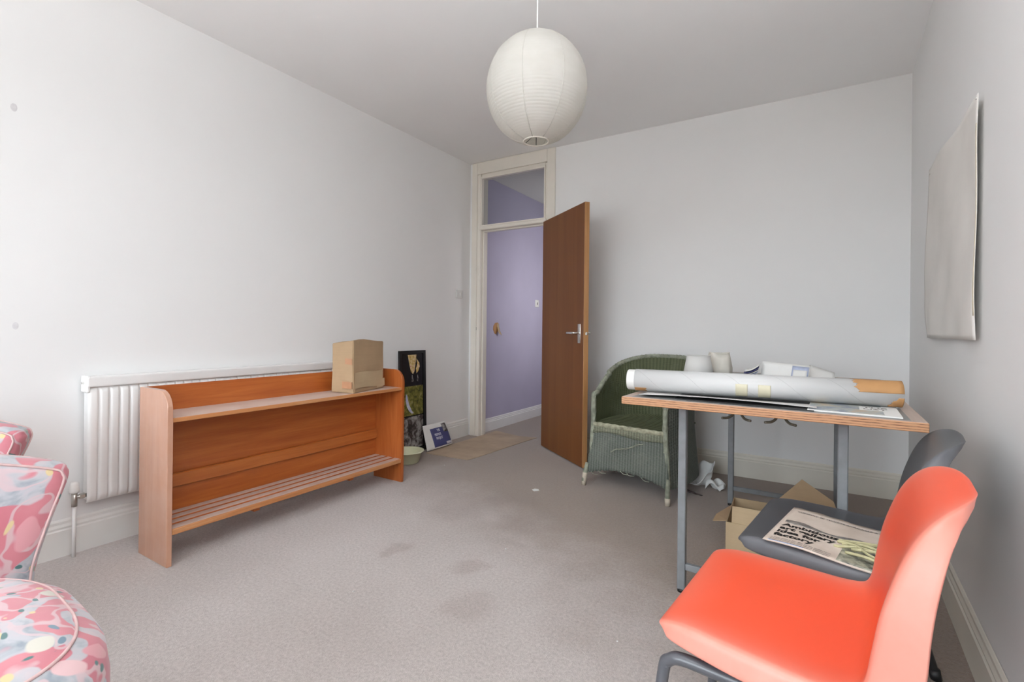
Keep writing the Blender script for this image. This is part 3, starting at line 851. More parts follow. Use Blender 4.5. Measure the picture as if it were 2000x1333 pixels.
obj('cover_logo', thicken(bm, 0.0004), M['pale_print'], lf, True)
def on_leaf(o, u0, v0, su_, sv):
    for v in o.data.vertices:
        x, y, z = v.co
        v.co = leafpt(u0 + x * su_, v0 + y * sv, 0.0032 + z * 0.3)
for s, u0, v0 in (('THE', 0.50, 0.66), ('PEOPLE\'S', 0.36, 0.49), ('PROJECT', 0.38, 0.34)):
    t = text_mesh(s, 0.1, M['pale_print'], lf, 'lettering', Matrix.Identity(4), 0.004)
    on_leaf(t, u0, v0, 0.62, 1.35)

# bowl
bw = thing('plastic_bowl', 'pale green plastic washing bowl on the carpet beside the shelf unit', 'bowl', (-2.700, 2.835, 0))
obj('bowl_body', lathe([(0.0, 0.003), (0.070, 0.003), (0.085, 0.012), (0.110, 0.088), (0.112, 0.093), (0.130, 0.096), (0.131, 0.091), (0.128, 0.088), (0.115, 0.087), (0.090, 0.008), (0.082, 0.0), (0.0, 0.0)], 40), M['bowl'], bw, True)

# cardboard sheet across the threshold
bm = bmesh.new()
pts = [(-2.760, 3.120), (-2.55, 3.130), (-2.336, 3.144), (-2.318, 3.30), (-2.305, 3.6), (-2.285, 3.9), (-2.262, 4.165), (-2.38, 4.135), (-2.447, 4.125), (-2.62, 4.165), (-2.768, 4.215), (-2.762, 3.92), (-2.770, 3.60), (-2.778, 3.40)]
prism(bm, pts, 0.001, 0.005)
finish(obj('cardboard_sheet', bm, M['cardboard_mat']), 'flat grubby cardboard sheet lying on the carpet across the doorway', 'cardboard')

# ================================================================ PENDANT LAMP
lp = thing('paper_lantern', 'round white paper lantern hanging on a flex from the ceiling', 'pendant lamp', (-1.041, 1.879, ZC))
LZ = 2.118 - ZC
RW, RHH = 0.222, 0.232
prof = []
NB = 46
for i in range(NB * 3 + 1):
    t = -1 + 2 * i / (NB * 3)
    a = t * R(77)
    rr = RW * math.cos(a) ** 0.93
    wr = (0.0004 if t > -0.15 else 0.0014) * (1 if i % 3 == 0 else -0.4)
    prof.append((rr + wr, LZ + RHH * math.sin(a) / math.sin(R(77)) * 0.98))
bm = lathe(prof, 64)
for v in bm.verts:
    a = math.atan2(v.co.y, v.co.x)
    low = max(0, (LZ - 0.02 - v.co.z) / 0.2)
    k = 1 - 0.010 * low * (0.5 + 0.5 * math.sin(a * 9 + v.co.z * 30)) - 0.004 * math.cos(a * 8) ** 2
    v.co.x *= k; v.co.y *= k
obj('paper_shade', bm, M['rice_paper'], lp, True)
for z, r in ((LZ - RHH * 0.98, RW * math.cos(R(77)) ** 0.93), (LZ + RHH * 0.98, RW * math.cos(R(77)) ** 0.93)):
    bm = bmesh.new(); tube(bm, [(r * math.cos(2 * math.pi * k / 28), r * math.sin(2 * math.pi * k / 28), z) for k in range(28)], 0.004, 6, closed=True)
    obj('rim_ring', bm, M['shade_cream'], lp, True)
for k in range(8):
    a = 2 * math.pi * (k + 0.3) / 8
    path = []
    for i in range(19):
        b = (-1 + 2 * i / 18) * R(76)
        rr = (RW * math.cos(b) ** 0.93) * (1 - 0.004 * math.cos(a * 8) ** 2) - 0.0004
        path.append((rr * math.cos(a), rr * math.sin(a), LZ + RHH * math.sin(b) / math.sin(R(77)) * 0.98))
    obj('seam', tube_bm(path, 0.0022, 5), M['rice_paper'], lp, True)
obj('flex', tube_bm([(0, 0, 0), (0, 0, LZ + 0.10)], 0.0035, 8), M['cord'], lp, True)
obj('bulb_holder', tube_bm([(0, 0, LZ + 0.03), (0, 0, LZ + 0.11)], 0.018, 12), M['plastic_white'], lp, True)
obj('bulb', lathe([(0.0, LZ - 0.08), (0.018, LZ - 0.074), (0.03, LZ - 0.05), (0.028, LZ - 0.02), (0.014, LZ + 0.015), (0.013, LZ + 0.03), (0, LZ + 0.03)], 16), M['plastic_white'], lp, True)
obj('wire_frame', tube_bm([(0.0, 0, LZ - RHH - 0.012), (0.0, 0.0, LZ - RHH + 0.045)], 0.002, 6), M['black_frame'], lp)
bm = bmesh.new(); tube(bm, [(-0.055, 0, LZ - RHH + 0.006), (0, 0, LZ - RHH + 0.04), (0.055, 0, LZ - RHH + 0.006)], 0.0015, 5)
obj('wire_frame', bm, M['black_frame'], lp)
obj('ceiling_rose', lathe([(0.0, 0.0), (0.05, 0.0), (0.05, -0.008), (0.035, -0.028), (0.012, -0.034), (0, -0.034)], 24), M['plastic_white'], lp, True)

# ================================================================ WICKER ARMCHAIR
def uvize(o, fn):
    me = o.data
    uvl = me.uv_layers.new(name='UVMap')
    for lp_ in me.loops:
        uvl.data[lp_.index].uv = fn(me.vertices[lp_.vertex_index].co)
ac = thing('wicker_armchair', 'green painted wicker tub armchair with worn woven rim beside the open door', 'armchair', (-1.012, 3.095, 0), R(-8.6))
plan = spline([(-0.262, 0.0), (-0.292, 0.14), (-0.300, 0.30), (-0.265, 0.47), (-0.155, 0.60), (0.0, 0.635), (0.155, 0.60), (0.265, 0.47), (0.300, 0.30), (0.292, 0.14), (0.262, 0.0)], 8)
NPL = len(plan)
acc = [0.0]
for i in range(1, NPL): acc.append(acc[-1] + (plan[i] - plan[i - 1]).length)
TOT = acc[-1]
def rim_z(s):                      # s along the plan 0..1
    d = abs(s - 0.5) * 2           # 1 at the arm fronts, 0 at the back
    t = max(0.0, min(1.0, (1 - d) / 0.92))
    return 0.615 + 0.245 * (math.sin(t * math.pi / 2)) ** 1.25
def pl(s):
    x = s * TOT
    for i in range(1, NPL):
        if acc[i] >= x - 1e-9:
            f = (x - acc[i - 1]) / max(1e-9, acc[i] - acc[i - 1])
            return plan[i - 1].lerp(plan[i], f)
    return plan[-1]
def tubpt(s, z, inner=0.0):
    p = pl(s)
    ctr = Vector((0, 0.25, 0))
    d = (p - ctr); L = d.length; d.normalize()
    flare = 0.0
    if z < 0.42: flare = 0.035 * ((0.42 - z) / 0.34)
    if z > 0.62: flare = -0.01 + 0.05 * (z - 0.62) / 0.24 * (1 if p.y > 0.3 else 0.4)
    q = p + d * (flare - inner)
    if p.y < 0.02 and inner: q.y = p.y
    return Vector((q.x, q.y, z))
def outer(u, v):
    z0 = 0.085; z1 = rim_z(u)
    return tubpt(u, z0 + (z1 - z0) * v)
def inner(u, v):
    z0 = 0.395; z1 = rim_z(u)
    return tubpt(u, z0 + (z1 - z0) * v, 0.022)
bm, _ = grid(outer, 96, 14)
o = obj('outer_shell', bm, M['wicker'], ac, True, normals=False)
uvize(o, lambda c: (math.atan2(c.x, c.y - 0.25) * 0.3, c.z))
bm, _ = grid(inner, 96, 10)
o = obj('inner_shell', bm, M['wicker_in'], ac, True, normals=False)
uvize(o, lambda c: (math.atan2(c.x, c.y - 0.25) * 0.3, c.z))
# braided rim along the top and down both arm fronts
rimp = [tubpt(0, z, 0.011) for z in (0.10, 0.2, 0.3, 0.4, 0.5, 0.58)]
rimp += [tubpt(i / 90, rim_z(i / 90) + 0.004, 0.011) for i in range(91)]
rimp += [tubpt(1, z, 0.011) for z in (0.58, 0.5, 0.4, 0.3, 0.2, 0.10)]
rp = spline([tuple(p) for p in rimp], 2)
bm = bmesh.new()
tube(bm, rp, 0.017, 8, radii=[0.0165 + 0.0016 * math.sin(i * 2.1) for i in range(len(rp))])
obj('braided_rim', bm, M['wicker_rim'], ac, True)
for ph in (0.0, math.pi):            # two plaited strands wrapping the rim
    st = []
    for i, p in enumerate(rp):
        t = (rp[min(i + 1, len(rp) - 1)] - rp[max(i - 1, 0)]).normalized()
        u = t.cross(Vector((0.3, 0.2, 1))).normalized(); w = t.cross(u)
        a = i * 0.95 + ph
        st.append(p + (u * math.cos(a) + w * math.sin(a)) * 0.0145)
    obj('rim_strand', tube_bm(st, 0.0048, 5), M['wicker_rim'], ac, True)
# seat with woven ribs, sagging
def seatpt(u, v):
    y = 0.004 + 0.60 * v
    hwid = 0.262 + 0.02 * math.sin(v * 2.6)
    if v > 0.72: hwid *= math.sqrt(max(0.02, 1 - ((v - 0.72) / 0.30) ** 2))
    x = (-1 + 2 * u) * hwid
    z = 0.425 - 0.030 * math.sin(math.pi * v) * math.sin(math.pi * u) + 0.0025 * math.sin(u * 2 * math.pi * 17)
    return Vector((x, y, z))
bm, _ = grid(seatpt, 136, 16)
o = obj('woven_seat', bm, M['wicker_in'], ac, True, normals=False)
uvize(o, lambda c: (c.x, c.y * 0.6))
# front apron with an arched, frayed lower edge
def apron(u, v):
    k_ = 0.0
    x = -0.262 + 0.524 * u
    arch = 0.080 + 0.055 * math.sin(math.pi * min(1, max(0, u))) ** 0.8 + 0.0035 * math.sin(u * 71) + 0.003 * math.sin(u * 133)
    z = arch + (0.425 - arch) * v
    k_ = max(0, (0.42 - z) / 0.34)
    return Vector((x * (1 + 0.097 * k_), -0.004 - 0.024 * k_, z))
bm, _ = grid(apron, 90, 14)
o = obj('front_apron', thicken(bm, 0.006), M['wicker'], ac, True)
uvize(o, lambda c: (c.x, c.z))
def band(u, v):
    a = v * math.pi * 1.1 - 0.35
    z = 0.418 + 0.016 * math.cos(a) + 0.0018 * math.sin(u * 60)
    return Vector((-0.258 + 0.516 * u, -0.002 - 0.010 * math.sin(a) - 0.003, z))
bm, _ = grid(band, 60, 8)
obj('seat_front_band', thicken(bm, 0.004), M['wicker_worn'], ac, True, label='worn cream band of torn weave along the seat front')
bm, _ = grid(lambda u, v: apron(0.03 + 0.94 * u, 0.80 + 0.17 * v + 0.03 * math.sin(u * 7) * (1 - v)) + Vector((0, -0.0055, 0)), 40, 3)
o = obj('worn_patch', thicken(bm, 0.002), M['wicker_faded'], ac, True, label='faded weave below the seat front')
uvize(o, lambda c: (c.x, c.z))
tear = [apron(0.30 + 0.42 * t, 0.42 + 0.28 * t + 0.02 * math.sin(t * 9)) + Vector((0, -0.008 - 0.006 * math.sin(t * math.pi), 0)) for t in [i / 20 for i in range(21)]]
obj('torn_edge', tube_bm(tear, 0.004, 5, flat=0.4), M['wicker_rim'], ac, True)
for k in range(5):
    u = (0.06, 0.16, 0.44, 0.52, 0.70)[k]
    a = apron(u, 0.0)
    path = spline([tuple(a + Vector((0, -0.004, 0.006))), tuple(a + Vector((0.02, -0.012, -0.006))), tuple(a + Vector((0.055, -0.010, -0.009 + 0.006 * (k % 2))))], 4)
    obj('frayed_strand', tube_bm(path, 0.0022, 4), M['wicker_rim'], ac)
for lx, ly, dx, dy in ((-0.280, -0.020, -0.016, -0.03), (0.280, -0.020, 0.016, -0.035), (-0.21, 0.53, -0.03, 0.055), (0.21, 0.53, 0.03, 0.055)):
    lg = obj('leg', tube_bm([(lx + dx * 0.45, ly + dy * 0.45 + 0.012, 0.15), (lx + dx * 0.75, ly + dy * 0.75, 0.075), (lx + dx, ly + dy, 0.028)], 0.017, 10, radii=[0.012, 0.016, 0.015]), M['wicker_rim'], ac, True)
    worn = M['leg_worn'] if ly < 0 else M['wicker_rim']
    obj('leg_tip', tube_bm([(lx + dx * (0.70 if lx < 0 else 0.93), ly + dy * (0.70 if lx < 0 else 0.93), 0.085 if lx < 0 else 0.045), (lx + dx * 1.05, ly + dy * 1.05, 0.001)], 0.0175, 10, radii=[0.0178, 0.0150]), worn, lg, True)

# ================================================================ TABLE
TZ = 0.788
tb = thing('table', 'large plywood-topped table on a grey steel frame with papers on it', 'table', (-0.155, 2.74, 0), R(-1.5))
TX, TY0, TY1 = 0.485, -0.815, 0.815
obj('tabletop', bbox(-TX, TX, TY0, TY1, TZ - 0.030, TZ - 0.0008, 0.003, 2), M['ply'], tb)
bm = bmesh.new()
for x0, x1, y0, y1 in ((-TX + 0.003, -TX + 0.035, TY0 + 0.003, TY1 - 0.003), (TX - 0.040, TX - 0.003, TY0 + 0.003, TY1 - 0.003), (-TX + 0.035, TX - 0.040, TY0 + 0.003, TY0 + 0.022), (-TX + 0.035, TX - 0.040, TY1 - 0.03, TY1 - 0.003)):
    box(bm, x0, x1, y0, y1, TZ - 0.0012, TZ)
obj('edge_lipping', bm, M['table_lipping'], tb, label='pale worn wooden border of the top')
obj('top_inlay', bbox(-TX + 0.035, TX - 0.040, TY0 + 0.022, TY1 - 0.03, TZ - 0.002, TZ - 0.0003), M['table_top'], tb, label='grey sheet inlaid in the top')
LXL, LXR, LYF, LYR = -0.266, 0.272, -0.695, 0.485
for lx in (LXL, LXR):
    for ly in (LYF, LYR):
        obj('leg', bbox(lx - 0.0155, lx + 0.0155, ly - 0.0155, ly + 0.0155, 0.012, TZ - 0.030, 0.003, 1), M['steel_grey'], tb)
        obj('foot', tube_bm([(lx, ly, 0.0), (lx, ly, 0.014)], 0.0165, 10), M['foot_plastic'], tb, True)
for ly in (LYF, LYR):
    obj('cross_rail', bbox(LXL + 0.0155, LXR - 0.0155, ly - 0.010, ly + 0.010, 0.092, 0.118, 0.002, 1), M['steel_grey'], tb)
    obj('top_rail', bbox(LXL + 0.0155, LXR - 0.0155, ly - 0.012, ly + 0.012, TZ - 0.046, TZ - 0.0302), M['steel_grey'], tb)
for lx in (LXL, LXR):
    obj('side_rail', bbox(lx - 0.012, lx + 0.012, LYF + 0.0155, LYR - 0.0155, TZ - 0.046, TZ - 0.0302), M['steel_grey'], tb)
for cx_ in (-0.055, 0.087):
    for s in (-1, 1):
        path = spline([(cx_ + s * 0.012, TY0 + 0.055, TZ - 0.031), (cx_ + s * 0.018, TY0 + 0.050, TZ - 0.042), (cx_ + s * 0.030, TY0 + 0.038, TZ - 0.050), (cx_ + s * 0.048, TY0 + 0.022, TZ - 0.051)], 5)
        obj('hook', tube_bm(path, 0.0048, 7), M['hook_metal'], tb, True)

# ---- things on the table
a0 = Vector((-0.672, 2.128, 0)); a1 = Vector((0.278, 2.215, 0))
TR = 0.0475
tl = thing('poster_tube', 'long white cardboard poster tube with torn brown patch lying across the table front', 'tube', (a0.x, a0.y, TZ + 0.0055 + TR), math.atan2(a1.y - a0.y, a1.x - a0.x))
TLN = (a1 - a0).length
MXA = Matrix.Rotation(R(90), 4, 'Y')
obj('tube_body', lathe([(TR - 0.004, 0.012), (TR, 0.012), (TR, TLN), (TR - 0.004, TLN), (TR - 0.004, 0.012)], 48, M=MXA), M['spiral_tube'], tl, True)
obj('end_cap', lathe([(0.0, -0.022), (TR - 0.006, -0.022), (TR - 0.003, -0.018), (TR - 0.003, 0.012), (TR - 0.003, 0.015), (0, 0.015)], 40, M=MXA), M['plastic_white'], tl, True)
def cyl_patch(x0f, x1f, a0_, a1_, r, mat, name, na=14, nx=10, lab=None):
    def fn(u, v):
        aa = a0_ + (a1_ - a0_) * u
        x = x0f(u) + (x1f(u) - x0f(u)) * v
        return Vector((x, -r * math.cos(aa), r * math.sin(aa)))     # 0 = towards the viewer, up positive
    bm, _ = grid(fn, na, nx)
    return obj(name, thicken(bm, 0.0006), M[mat], tl, True, label=lab)
jag = lambda u, k=0.0: 0.006 * math.sin(u * 17 + k) + 0.004 * math.sin(u * 41 + k)
cyl_patch(lambda u: TLN - 0.135 - 0.014 * u + jag(u), lambda u: TLN - 0.0005 - 0.0 * u, R(6), R(85), TR + 0.0006, 'kraft', 'torn_patch', lab='torn patch showing brown kraft paper')
cyl_patch(lambda u: TLN - 0.044 + 0.030 * abs(u) ** 2 + jag(u) * 0.5, lambda u: TLN - 0.0005, R(-72), R(-12), TR + 0.0006, 'kraft', 'torn_patch', lab='torn patch showing brown kraft paper')
cyl_patch(lambda u: 0.014, lambda u: 0.062 + 0.003 * math.sin(u * 9), R(-70), R(-38), TR + 0.0006, 'kraft', 'torn_patch', lab='small strip of brown kraft paper')
for xc in (0.437, 0.518):
    cyl_patch(lambda u: xc - 0.022, lambda u: xc + 0.022, R(-60), R(12), TR + 0.0005, 'aged_tape', 'tape_strip', lab='yellowed sticky tape')

bm = bmesh.new()
prism(bm, [(-0.46, 1.990), (-0.20, 1.966), (0.012, 1.962), (0.00, 2.24), (-0.40, 2.28), (-0.47, 2.20)], TZ + 0.0005, TZ + 0.0035)
finish(obj('black_folder', bm, M['black_card']), 'flat black folder on the table under the poster tube', 'folder')
sheetz = lambda x: TZ + 0.0040
def brochure(u, v):
    x = -0.600 + 0.620 * u
    y = 1.980 - 0.004 * math.sin(math.pi * u) + 0.020 * u + (0.135 - 0.02 * u) * v
    lift = 0.013 * (1 - v) ** 1.5 * (0.2 + 0.8 * math.sin(math.pi * min(1, 0.1 + u * 0.85)))
    return Vector((x, y, TZ + 0.0040 + lift))
bm, _ = grid(brochure, 24, 6)
finish(obj('brochure', thicken(bm, 0.0012), M['paper_grey'], smooth=True), 'long greyish brochure with curling front edge under the poster tube', 'brochure')
mg = thing('magazine', 'white edged magazine with a photograph cover at the right front of the table', 'magazine', (0.127, 2.09, TZ + 0.0002), R(-2.5))
obj('pages', bbox(-0.130, 0.130, -0.128, 0.128, 0.0, 0.0045, 0.0006, 1), M['paper_white'], mg)
obj('cover_photo', bbox(-0.128, 0.085, -0.112, 0.126, 0.0046, 0.0050), M['magazine_cover'], mg)
obj('cover_panel', bbox(0.02, 0.105, -0.02, 0.075, 0.0051, 0.0053), M['paper_white'], mg)
text_mesh('THE\nLIST', 0.038, M['ink_soft'], mg, 'lettering', Matrix.Translation((0.030, 0.035, 0.0055)), 0.001)

ls = thing('lampshade', 'plain white tapered lampshade standing on the table behind the poster tube', 'lampshade', (-0.560, 3.0, TZ))
obj('shade', lathe([(0.088, 0.0), (0.064, 0.128), (0.0625, 0.128), (0.0865, 0.0), (0.088, 0.0)], 40), M['shade_white'], ls, True)
bm = bmesh.new(); tube(bm, [(0.0875 * math.cos(2 * math.pi * k / 32), 0.0875 * math.sin(2 * math.pi * k / 32), 0.003) for k in range(32)], 0.0025, 6, closed=True)
obj('wire_ring', bm, M['shade_white'], ls, True)
bm = bmesh.new(); tube(bm, [(0.064 * math.cos(2 * math.pi * k / 32), 0.064 * math.sin(2 * math.pi * k / 32), 0.127) for k in range(32)], 0.0025, 6, closed=True)
obj('wire_ring', bm, M['shade_white'], ls, True)
ls2 = thing('lampshade', 'crumpled cream lampshade with a dented side behind the white one on the table', 'lampshade', (-0.472, 3.17, TZ), R(15))
bm = lathe([(0.073, 0.0), (0.074, 0.05), (0.066, 0.105), (0.055, 0.140), (0.053, 0.139), (0.064, 0.104), (0.072, 0.05), (0.071, 0.0), (0.073, 0.0)], 40)
for v in bm.verts:
    a = math.atan2(v.co.y, v.co.x)
    k = 1 + 0.10 * mnoise.noise(Vector((math.cos(a) * 2.2, math.sin(a) * 2.2, v.co.z * 16))) + 0.03 * math.sin(a * 5)
    v.co.x *= k; v.co.y *= k
    v.co.z *= 1 + 0.05 * math.sin(a * 2 + 1)
    v.co.z = max(v.co.z, 0.0)
obj('shade', bm, M['shade_cream'], ls2, True)
bm = bmesh.new(); tube(bm, [(0.055 * math.cos(2 * math.pi * k / 28), 0.055 * math.sin(2 * math.pi * k / 28), 0.139) for k in range(28)], 0.0022, 6, closed=True)
obj('wire_ring', bm, M['shade_cream'], ls2, True)

nr = thing('newspaper', 'folded newspaper with red and blue printing on the table between lampshade and letters', 'newspaper', (-0.290, 3.0, TZ), R(4))
cols = ['paper_white', 'red_print', 'paper_white', 'blue_print', 'paper_grey', 'navy_print', 'paper_white']
for k, c in enumerate(cols):
    def sh_fn(u, v, k=k):
        x = -0.040 + 0.072 * u + 0.003 * k
        y = -0.10 + 0.20 * v
        return Vector((x, y, 0.003 + k * 0.0092 + 0.040 * u * u * (0.3 + 0.10 * k) + 0.002 * math.sin(v * 6 + k)))
    bm, _ = grid(sh_fn, 8, 4)
    obj('sheet', thicken(bm, 0.0022), M[c], nr, True)
nl = thing('letter', 'white folded letter with a blue window panel propped on the table back', 'letter', (-0.140, 2.96, TZ), R(-2))
def letter_fn(u, v):
    x = -0.095 + 0.225 * u + 0.010 * v
    return Vector((x, -0.02 + 0.05 * v, 0.003 + 0.108 * v * (1 - 0.14 * u)))
bm, _ = grid(letter_fn, 10, 6)
obj('sheet', thicken(bm, 0.0012), M['paper_white'], nl, True)
bm, _ = grid(lambda u, v: letter_fn(0.64 + 0.34 * u, 0.12 + 0.78 * v) + Vector((0, -0.0022, 0.001)), 6, 5)
obj('window_panel', thicken(bm, 0.0005), M['blue_print'], nl, True, label='pale blue address window')
bm, _ = grid(lambda u, v: letter_fn(0.67 + 0.28 * u, 0.20 + 0.50 * v) + Vector((0, -0.0030, 0.0012)), 6, 5)
obj('address_paper', thicken(bm, 0.0004), M['paper_white'], nl, True)
ne = finish(obj('envelope', grid(lambda u, v: Vector((-0.005 + 0.115 * u, 3.035 + 0.09 * v, TZ + 0.003 + 0.090 * v * (1 - 0.42 * u))), 8, 5)[0], M['paper_white'], smooth=True),
            'small white envelope leaning at the right end of the table letters', 'envelope')
sm = ne.modifiers.new('thickness', 'SOLIDIFY'); sm.thickness = 0.0015
bm, _ = grid(lambda u, v: Vector((-0.27 + 0.27 * u, 2.80 + 0.10 * v, TZ + 0.0012 + 0.010 * math.sin(u * math.pi * 0.9) * (1 - v))), 12, 4)
finish(obj('paper_sheet', thicken(bm, 0.0008), M['paper_white'], smooth=True), 'loose white sheet on the table in front of the folded letter', 'paper')

# ================================================================ PLASTIC CHAIRS
ROWS = [  # f, z, half width, roll radius, flange length, lift of the edge
    (0.220, 0.412, 0.165, 0.010, 0.004, 0.0), (0.228, 0.430, 0.192, 0.012, 0.010, 0.0), (0.214, 0.447, 0.206, 0.015, 0.018, 0.001),
    (0.165, 0.456, 0.212, 0.018, 0.028, 0.003), (0.080, 0.453, 0.221, 0.018, 0.034, 0.005), (-0.020, 0.446, 0.226, 0.018, 0.036, 0.008),
    (-0.085, 0.441, 0.227, 0.018, 0.040, 0.012), (-0.128, 0.448, 0.222, 0.018, 0.048, 0.016), (-0.148, 0.477, 0.219, 0.018, 0.056, 0.018),
    (-0.157, 0.530, 0.220, 0.018, 0.058, 0.018), (-0.166, 0.595, 0.220, 0.018, 0.052, 0.016), (-0.177, 0.650, 0.216, 0.018, 0.044, 0.012),
    (-0.191, 0.700, 0.207, 0.018, 0.036, 0.008), (-0.208, 0.738, 0.196, 0.016, 0.028, 0.004), (-0.230, 0.765, 0.178, 0.014, 0.020, 0.001),
    (-0.254, 0.779, 0.148, 0.012, 0.012, 0.0), (-0.273, 0.783, 0.108, 0.009, 0.006, 0.0), (-0.283, 0.781, 0.065, 0.006, 0.003, 0.0), (-0.286, 0.778, 0.035, 0.004, 0.002, 0.0)]
def shell_mesh():
    n = 4
    P = spline([(r[0], r[1], r[2]) for r in ROWS], n)
    Q = spline([(r[3], r[4], r[5]) for r in ROWS], n)
    bm = bmesh.new()
    lay = bm.verts.layers.float.new('fade_sheen')
    us = [-1 + 2 * i / 14 for i in range(15)]
    grid_v = []
    N = len(P)
    for i in range(N):
        f, z, h = P[i]; r, L, lift = Q[i]
        t = P[min(i + 1, N - 1)] - P[max(i - 1, 0)]
        t = Vector((t.x, t.y)).normalized()
        nx, nz = t.y, -t.x                 # rotate the tangent so the normal points up on the seat, forward on the back
        row = []
        def put(lat, off, bl):
            v = bm.verts.new((f + nx * off, lat, z + nz * off)); v[lay] = bl; row.append(v)
        endb = max(0.0, 1 - i / 14.0) * 0.55          # paler seat front, fading and window haze painted together
        ang = [R(a) for a in (78, 62, 46, 31, 15)]
        for s in (-1, 1):
            seq = []
            if r > 1e-4:
                A = ang[0]
                seq.append((h + r * math.sin(A) + L * math.cos(A), lift - r * (1 - math.cos(A)) - L * math.sin(A), 1.0))
                seq.append((h + r * math.sin(A) + 0.5 * L * math.cos(A), lift - r * (1 - math.cos(A)) - 0.5 * L * math.sin(A), 0.98))
                for A in ang:
                    seq.append((h + r * math.sin(A), lift - r * (1 - math.cos(A)), 0.95 if A > 0.6 else 0.7))
            if s == -1:
                for lat, off, bl in seq: put(-lat, off, bl)
                for u in us: put(u * h, lift * abs(u) ** 2.2, max(0.45 * abs(u) ** 6, endb))
            else:
                for lat, off, bl in reversed(seq): put(lat, off, bl)
        grid_v.append(row)
    for i in range(N - 1):
        a, b = grid_v[i], grid_v[i + 1]
        for k in range(len(a) - 1):
            bm.faces.new((a[k], a[k + 1], b[k + 1], b[k]))
    bmesh.ops.recalc_face_normals(bm, faces=bm.faces)
    return bm
def plastic_chair(label, loc, ang, smat, fmat):
    ch = thing('plastic_chair', label, 'chair', loc, ang)
    o = obj('seat_shell', shell_mesh(), M[smat], ch, True)
    md = o.modifiers.new('thickness', 'SOLIDIFY'); md.thickness = 0.0045; md.offset = -1 if True else 1
    md2 = o.modifiers.new('smooth', 'SUBSURF'); md2.levels = 1; md2.render_levels = 1
    for s in (-1, 1):
        y = s * 0.222
        path = spline([(0.235, y + s * 0.018, 0.012), (0.222, y + s * 0.008, 0.20), (0.208, y, 0.350), (0.196, y, 0.376), (0.170, y, 0.388), (0.10, y * 0.97, 0.385), (0.0, y * 0.93, 0.380), (-0.08, y * 0.885, 0.374)], 5)
        obj('leg', tube_bm(path, 0.0125, 10), M[fmat], ch, True)
        path = spline([(-0.07, y * 0.885, 0.373), (-0.115, y * 0.87, 0.364), (-0.142, y * 0.87, 0.34), (-0.190, y * 0.90, 0.18), (-0.238, y * 0.93, 0.012)], 5)
        obj('leg', tube_bm(path, 0.0125, 10), M[fmat], ch, True)
        obj('foot', tube_bm([(0.236, y + s * 0.019, 0.0), (0.234, y + s * 0.0175, 0.030)], 0.0150, 10), M['foot_plastic'], ch, True)
        obj('foot', tube_bm([(-0.240, y * 0.932, 0.0), (-0.235, y * 0.928, 0.030)], 0.0150, 10), M['foot_plastic'], ch, True)
    for fx, zz in ((0.10, 0.388), (-0.08, 0.370)):
        obj('cross_bar', tube_bm([(fx, -0.21, zz), (fx, 0.21, zz)], 0.0095, 8), M[fmat], ch, True)
        for s in (-1, 1):
            obj('mount_block', bbox(fx - 0.016, fx + 0.016, s * 0.12 - 0.02, s * 0.12 + 0.02, zz + 0.006, 0.443 if fx > 0 else 0.432, 0.003, 1), M['foot_plastic'], ch)
    return ch
plastic_chair('coral red moulded plastic chair in the right foreground', (-0.026, 1.235, 0), R(174), 'red_shell', 'chair_frame')
gc = plastic_chair('charcoal grey moulded plastic chair with a newspaper on its seat', (0.070, 1.782, 0), R(172), 'grey_shell', 'black_frame')

# newspaper on the grey seat (local x = reading direction, y = towards the top of the page)
SZ = 0.4655
np_ = thing('newspaper', 'yellowed newspaper with an art gallery headline on the charcoal chair seat', 'newspaper', (-0.113, 1.566, SZ), R(-10))
NWX, NWY = 0.30, 0.345
def npz(x, y):
    wx = -0.113 + x * math.cos(R(-10)) - y * math.sin(R(-10))
    return -0.012 * max(0, min(1, (wx + 0.02) / 0.16)) + 0.002 * math.sin(x * 22) * math.sin(y * 17 + 1)
def page(u, v, dz=0.0, x0=0.0, x1=NWX, y0=0.0, y1=NWY):
    x = x0 + (x1 - x0) * u; y = y0 + (y1 - y0) * v
    ex = 0.003 * math.sin(u * 31) if (v > 0.99 and y1 == NWY) else 0.0
    sk = 0.10 * y
    return Vector((x + sk * 0.3, y + ex, npz(x, y) + dz))
bm, _ = grid(lambda u, v: page(u, v), 24, 18)
obj('page', thicken(bm, 0.0012), M['newsprint'], np_, True)
bm, _ = grid(lambda u, v: page(u, v, -0.003, 0.008, NWX + 0.004, 0.004, NWY - 0.006), 16, 12)
obj('page', thicken(bm, 0.0012), M['newsprint'], np_, True)
def drape(o, dz):
    for v in o.data.vertices:
        x, y = v.co.x, v.co.y
        v.co.z = npz(x, y) + dz
        v.co.x += 0.03 * y
T = lambda x, y: Matrix.Translation((x, y, 0))
for s, y in (('Ambitious', 0.148), ('art gallery', 0.116), ('idea for', 0.084), ('factory', 0.052)):
    drape(text_mesh(s, 0.0345, M['ink'], np_, 'headline', T(0.014, y), 0.0014), 0.0022)
drape(text_mesh('TUESDAY 30 TICKETS AVAILABLE AT THEATRE AND ONLINE', 0.0135, M['ink_soft'], np_, 'text_line', T(0.02, 0.300), 0.0004), 0.0022)
for k in range(3):
    drape(text_mesh('a new home for the town collection', 0.010, M['ink_soft'], np_, 'text_line', T(0.014, 0.030 - 0.011 * k), 0.0002), 0.0022)
bm, _ = grid(lambda u, v: page(u, v, 0.0016, 0.012, 0.235, 0.184, 0.206) + Vector((0, 0.012 * math.sin(u * 9) * v - 0.02 * u, 0)), 14, 3)
obj('news_photo', thicken(bm, 0.0003), M['news_photo'], np_, True)
bm, _ = grid(lambda u, v: page(u, v, 0.0016, 0.175, NWX - 0.004, 0.008, 0.135), 8, 8)
obj('news_photo', thicken(bm, 0.0003), M['news_colour'], np_, True, label='printed photograph under the straw')
